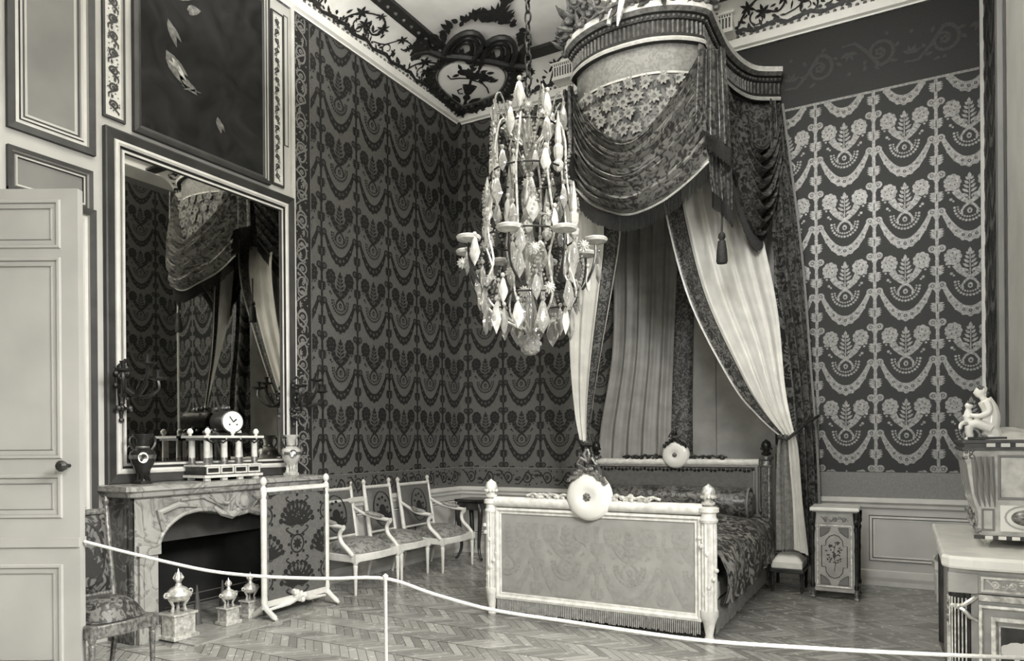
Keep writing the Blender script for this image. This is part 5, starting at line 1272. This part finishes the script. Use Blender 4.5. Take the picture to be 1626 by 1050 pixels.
jc = thing('jewel_chest', 'pale inlaid jewel chest on conical feet standing on the commode', 'chest', (5.85, -3.2, .91))
JY0, JY1 = -3.57, -2.85
pr = [(5.735,.955),(5.69,1.00),(5.70,1.03),(5.70,1.10),(5.685,1.14),(5.665,1.25),(5.65,1.36),(5.635,1.40),(5.635,1.43),(5.65,1.44),(5.65,1.475)]
pr2 = pr + [(6.01,1.475),(6.01,.955)]
b = MB(); b.prism(pr2, lambda x, z: (x, JY0, z), lambda x, z: (x, JY1, z)); obj('body', b, 'porcelain_pale', jc, True)
JF = lambda u, v, o=0.0: (u, JY0-o, v)
b = MB(); b.span((5.68,JY0-.012,.955), (6.01,JY0,.975), 0); 
for k in range(5): b.span((5.73+.06*k,JY0-.018,.956), (5.765+.06*k,JY0-.012,.974), 1)
obj('base_moulding', b, ['veneer_dark', 'porcelain'], jc, True)
b = MB(); b.span((5.63,JY0-.02,1.435), (6.02,JY1,1.452), 0); b.span((5.63,JY0-.02,1.475), (6.02,JY1+.02,1.492), 0); b.span((5.64,JY0-.004,1.452), (6.015,JY1,1.475), 0)
for k in range(4): b.span((5.74+.065*k,JY0-.009,1.453), (5.78+.065*k,JY0-.004,1.474), 1)
obj('cornice', b, ['veneer_dark', 'porcelain'], jc, True)
b = MB()
for k in range(4): b.tube([(5.68+.028*k,JY0-.004,1.40),(5.685+.026*k,JY0-.012,1.34),(5.692+.026*k,JY0-.010,1.20),(5.71+.022*k,JY0-.006,1.13)], [.012,.014,.010,.003], 6)
for k in range(5): b.tube([(5.655+.006*0,JY0+.08+.12*k,1.37),(5.672,JY0+.08+.12*k,1.25),(5.69,JY0+.08+.12*k,1.14)], [.014,.012,.004], 6)
obj('reeded_leaves', b, 'paint_mid', jc, True)
b = MB(); rnd = random.Random(2)
for k in range(18): b.ball((5.655+.045*k/17+rnd.uniform(-.008,.008), JY0+rnd.uniform(-.01,.02), 1.12-.12*k/17), rnd.uniform(.008,.015), 0, 6)
for k in range(14): b.ball((5.65+rnd.uniform(-.012,.03), JY0+rnd.uniform(-.015,.02), 1.42+rnd.uniform(-.03,.02)), rnd.uniform(.008,.015), 0, 6)
obj('corner_mount', b, 'bronze_mid', jc, True)
b = MB(); b.frame(JF, (5.79,1.17,5.98,1.41), [(0,.001),(0,.008),(.01,.008),(.014,.002)], 0); b.frame(JF, (5.715,1.0,5.775,1.12), [(0,.001),(0,.006),(.006,.006),(.01,.002)], 0); obj('panel_frame', b, 'paint_mid', jc, True)
b = MB(); b.add([JF(5.80,1.0,.004), JF(6.0,1.0,.004), JF(6.0,1.14,.004), JF(5.80,1.14,.004)], [(0,1,2,3)], 0)
b.decal(clip(hoop(5.91,1.075,.088,.062,.010), 5.80, 1.0, 6.0, 1.14) , JF, 1, 1, .006); b.lathe([(.068,.004),(.062,.02),(.04,.035),(.0001,.04)], (5.915, JY0, 1.075), 20, 2, 'y', sc=(1,.62)); b.v = [(x, JY0-abs(y-JY0), z) if abs(y-JY0) < .05 else (x, y, z) for x, y, z in b.v]
obj('oval_plaque', b, ['porcelain', 'veneer', 'bronze_mid'], jc, True)
for x in (5.745, 5.96):
    for y in (JY0+.05, JY1-.05): obj('foot', MB().lathe([(.008,.911),(.014,.93),(.03,.945),(.034,.955)], (x,y,0), 12), 'gilt', jc, True)
b = MB().grid(lambda u, v: (5.74+.27*u, JY0+.06+.55*v, 1.492+.075*max(0, sin(pi*u))**.6*max(0, sin(pi*v))**.6), 24, 16); obj('domed_lid', b, 'porcelain_pale', jc, True)

# marble statuette: a seated figure bending over a child
sf = thing('statuette', 'small white marble seated figure bending over a child on the jewel chest', 'statuette', (5.70, -3.45, 1.492))
b = MB(); S = .30
def limb(pts, rs): b.tube(cr([(x*S, y*S, z*S) for x, y, z in pts], 12), [q_*S for q_ in [rs[0]+(rs[-1]-rs[0])*i/11 for i in range(12)]], 10)
limb([(.22,0,.24),(.25,0,.40),(.22,0,.58),(.14,0,.74)], [.155,.125]); limb([(.14,0,.74),(.10,0,.82)], [.06,.055])
b.ball((.06*S,0,.885*S), .095*S, 0, 14, (.9,.85,1.1)); b.ball((-.02*S,-.01*S,.875*S), .022*S, 0, 6); b.ball((.11*S,0,.93*S), .09*S, 0, 10)
for sy in (-1, 1):
    limb([(.24,sy*.08,.20),(.02,sy*.10,.30),(-.10,sy*.10,.26)], [.10,.075]); limb([(-.10,sy*.10,.26),(-.10,sy*.10,.12),(-.07,sy*.10,.02)], [.07,.045]); limb([(-.07,sy*.10,.025),(-.17,sy*.10,.015)], [.04,.025])
    limb([(.16,sy*.15,.70),(.20,sy*.20,.52),(.06,sy*.17,.44),(-.08,sy*.08,.46)], [.065,.04])
limb([(-.10,0,.34),(-.12,0,.46),(-.10,0,.56)], [.075,.06]); b.ball((-.10*S,0,.64*S), .07*S, 0, 12); limb([(-.10,.03,.36),(-.22,.05,.30),(-.24,.04,.2)], [.045,.03]); limb([(-.12,-.03,.5),(-.20,-.04,.44)], [.03,.02])
limb([(.20,.02,.20),(.28,.02,.08),(.20,0,.0)], [.16,.14])
sb = obj('figure', b, 'porcelain', sf)
md = sb.modifiers.new('one_skin', 'REMESH'); md.mode = 'VOXEL'; md.voxel_size = .0045; md.use_smooth_shade = True
sm = sb.modifiers.new('smooth', 'SMOOTH'); sm.factor = .5; sm.iterations = 3
h = MB(); h.ball((.10*S,0,.945*S), .088*S, 0, 12, (1,1,.8)); h.ball((.175*S,0,.92*S), .045*S, 0, 8); h.ball((-.085*S,0,.675*S), .062*S, 0, 10, (1,1,.7)); obj('hair', h, 'veneer_dark', sf)
b = MB(); b.box((.05,0,.008), (.18,.11,.016)); obj('base', b, 'bronze', sf, bev=.003)

# ------------------------------------------------------------------ barrier rope
rp_ = thing('rope_stanchion', 'thin white stanchion holding up the barrier rope', 'stanchion', (2.785, -5.026, 0))
obj('pole', MB().lathe([(.010,.02),(.010,.73),(.014,.735),(.016,.75),(.0001,.762)], (0,0,0), 10), 'rope', rp_)
obj('foot', MB().lathe([(.13,0),(.13,.01),(.05,.02),(.012,.03)], (0,0,0), 20), 'rope', rp_)
RP = [(1.1, -5.737, 0.928), (1.336, -5.632, 0.867), (1.627, -5.51, 0.8), (1.842, -5.42, 0.759), (2.114, -5.306, 0.735), (2.455, -5.164, 0.728), (2.785, -5.026, 0.733), (3.071, -4.953, 0.658), (3.398, -4.87, 0.589), (3.79, -4.77, 0.551), (4.109, -4.688, 0.521), (4.488, -4.592, 0.494), (4.985, -4.465, 0.491), (5.383, -4.363, 0.495), (5.82, -4.252, 0.506), (6.02, -4.2, 0.515)]
b = MB().tube(cr(RP, 70), .0095, 8); tag(obj('barrier_rope', b, 'rope', loc=RP[len(RP)//2]), 'white rope sagging across the foreground from the door past the bed', 'rope')

# ------------------------------------------------------------------ light and camera
def area(name, loc, rot, sx, sy, w, col=(1,0.985,0.95), spread=180):
    l = bpy.data.lights.new(name, 'AREA'); l.shape = 'RECTANGLE'; l.size = sx; l.size_y = sy; l.energy = w; l.color = col; l.spread = math.radians(spread)
    o = bpy.data.objects.new(name, l); COL.objects.link(o); o.location = loc; o.rotation_euler = rot
    return o
def aim(loc, to): return (Vector(to)-Vector(loc)).to_track_quat('-Z', 'Y').to_euler()
for y in (-5.9, -8.9):
    area('window_light', (RX+2.4, y, 4.9), aim((RX+2.4, y, 4.9), (2.6, y+2.0, 1.0)), 2.6, 2.2, 1900)
area('ceiling_fill', (3.2, -4.6, 4.7), (pi, 0, 0), 3.5, 2.0, 420, spread=170)  # added up-facing lamp hung out of view, brightens ceiling and cove
def spot(loc, to, w, deg, r=0.5):  # added unseen spots that brighten walls and furniture; no fixture in the room
    sp = bpy.data.lights.new('fill_spot', 'SPOT'); sp.energy = w; sp.spot_size = math.radians(deg); sp.spot_blend = 1.0; sp.shadow_soft_size = r
    so = bpy.data.objects.new('fill_spot', sp); COL.objects.link(so); so.location = loc; so.rotation_euler = aim(loc, to)
spot((4.6, -7.2, 5.7), (4.9, 0, 3.4), 1050, 50, 0.7)
spot((5.6, -8.6, 2.2), (0.0, -1.9, 1.7), 900, 36)
spot((4.6, -9.6, 2.8), (5.6, -2.6, 0.8), 620, 38)
w = bpy.data.worlds.new('world'); bpy.context.scene.world = w; w.use_nodes = True
w.node_tree.nodes['Background'].inputs[0].default_value = (1, 0.98, 0.93, 1); w.node_tree.nodes['Background'].inputs[1].default_value = 0.8
cam = bpy.data.cameras.new('camera'); co = bpy.data.objects.new('camera', cam); COL.objects.link(co)
cam.sensor_width = 36; cam.lens = 1124/1626*36; cam.shift_y = 177/1626; cam.clip_end = 60; cam.clip_start = 0.05
an = math.radians(29.1); F = Vector((-sin(an), cos(an), 0)); R = Vector((cos(an), sin(an), 0)); U = Vector((0,0,1)); rho = 0.0075
r = (R-U*rho).normalized(); u = (U+R*rho).normalized()
co.matrix_world = Matrix(((r.x, u.x, -F.x, 5.36), (r.y, u.y, -F.y, -8.17), (r.z, u.z, -F.z, 1.5), (0,0,0,1)))
sc = bpy.context.scene; sc.camera = co
sc.view_settings.view_transform = 'Standard'; sc.view_settings.look = 'None'; sc.view_settings.exposure = 0.0; sc.view_settings.gamma = 1.0
try:
    sc.cycles.max_bounces = 8; sc.cycles.transmission_bounces = 6; sc.cycles.caustics_reflective = False; sc.cycles.caustics_refractive = False
except Exception: pass
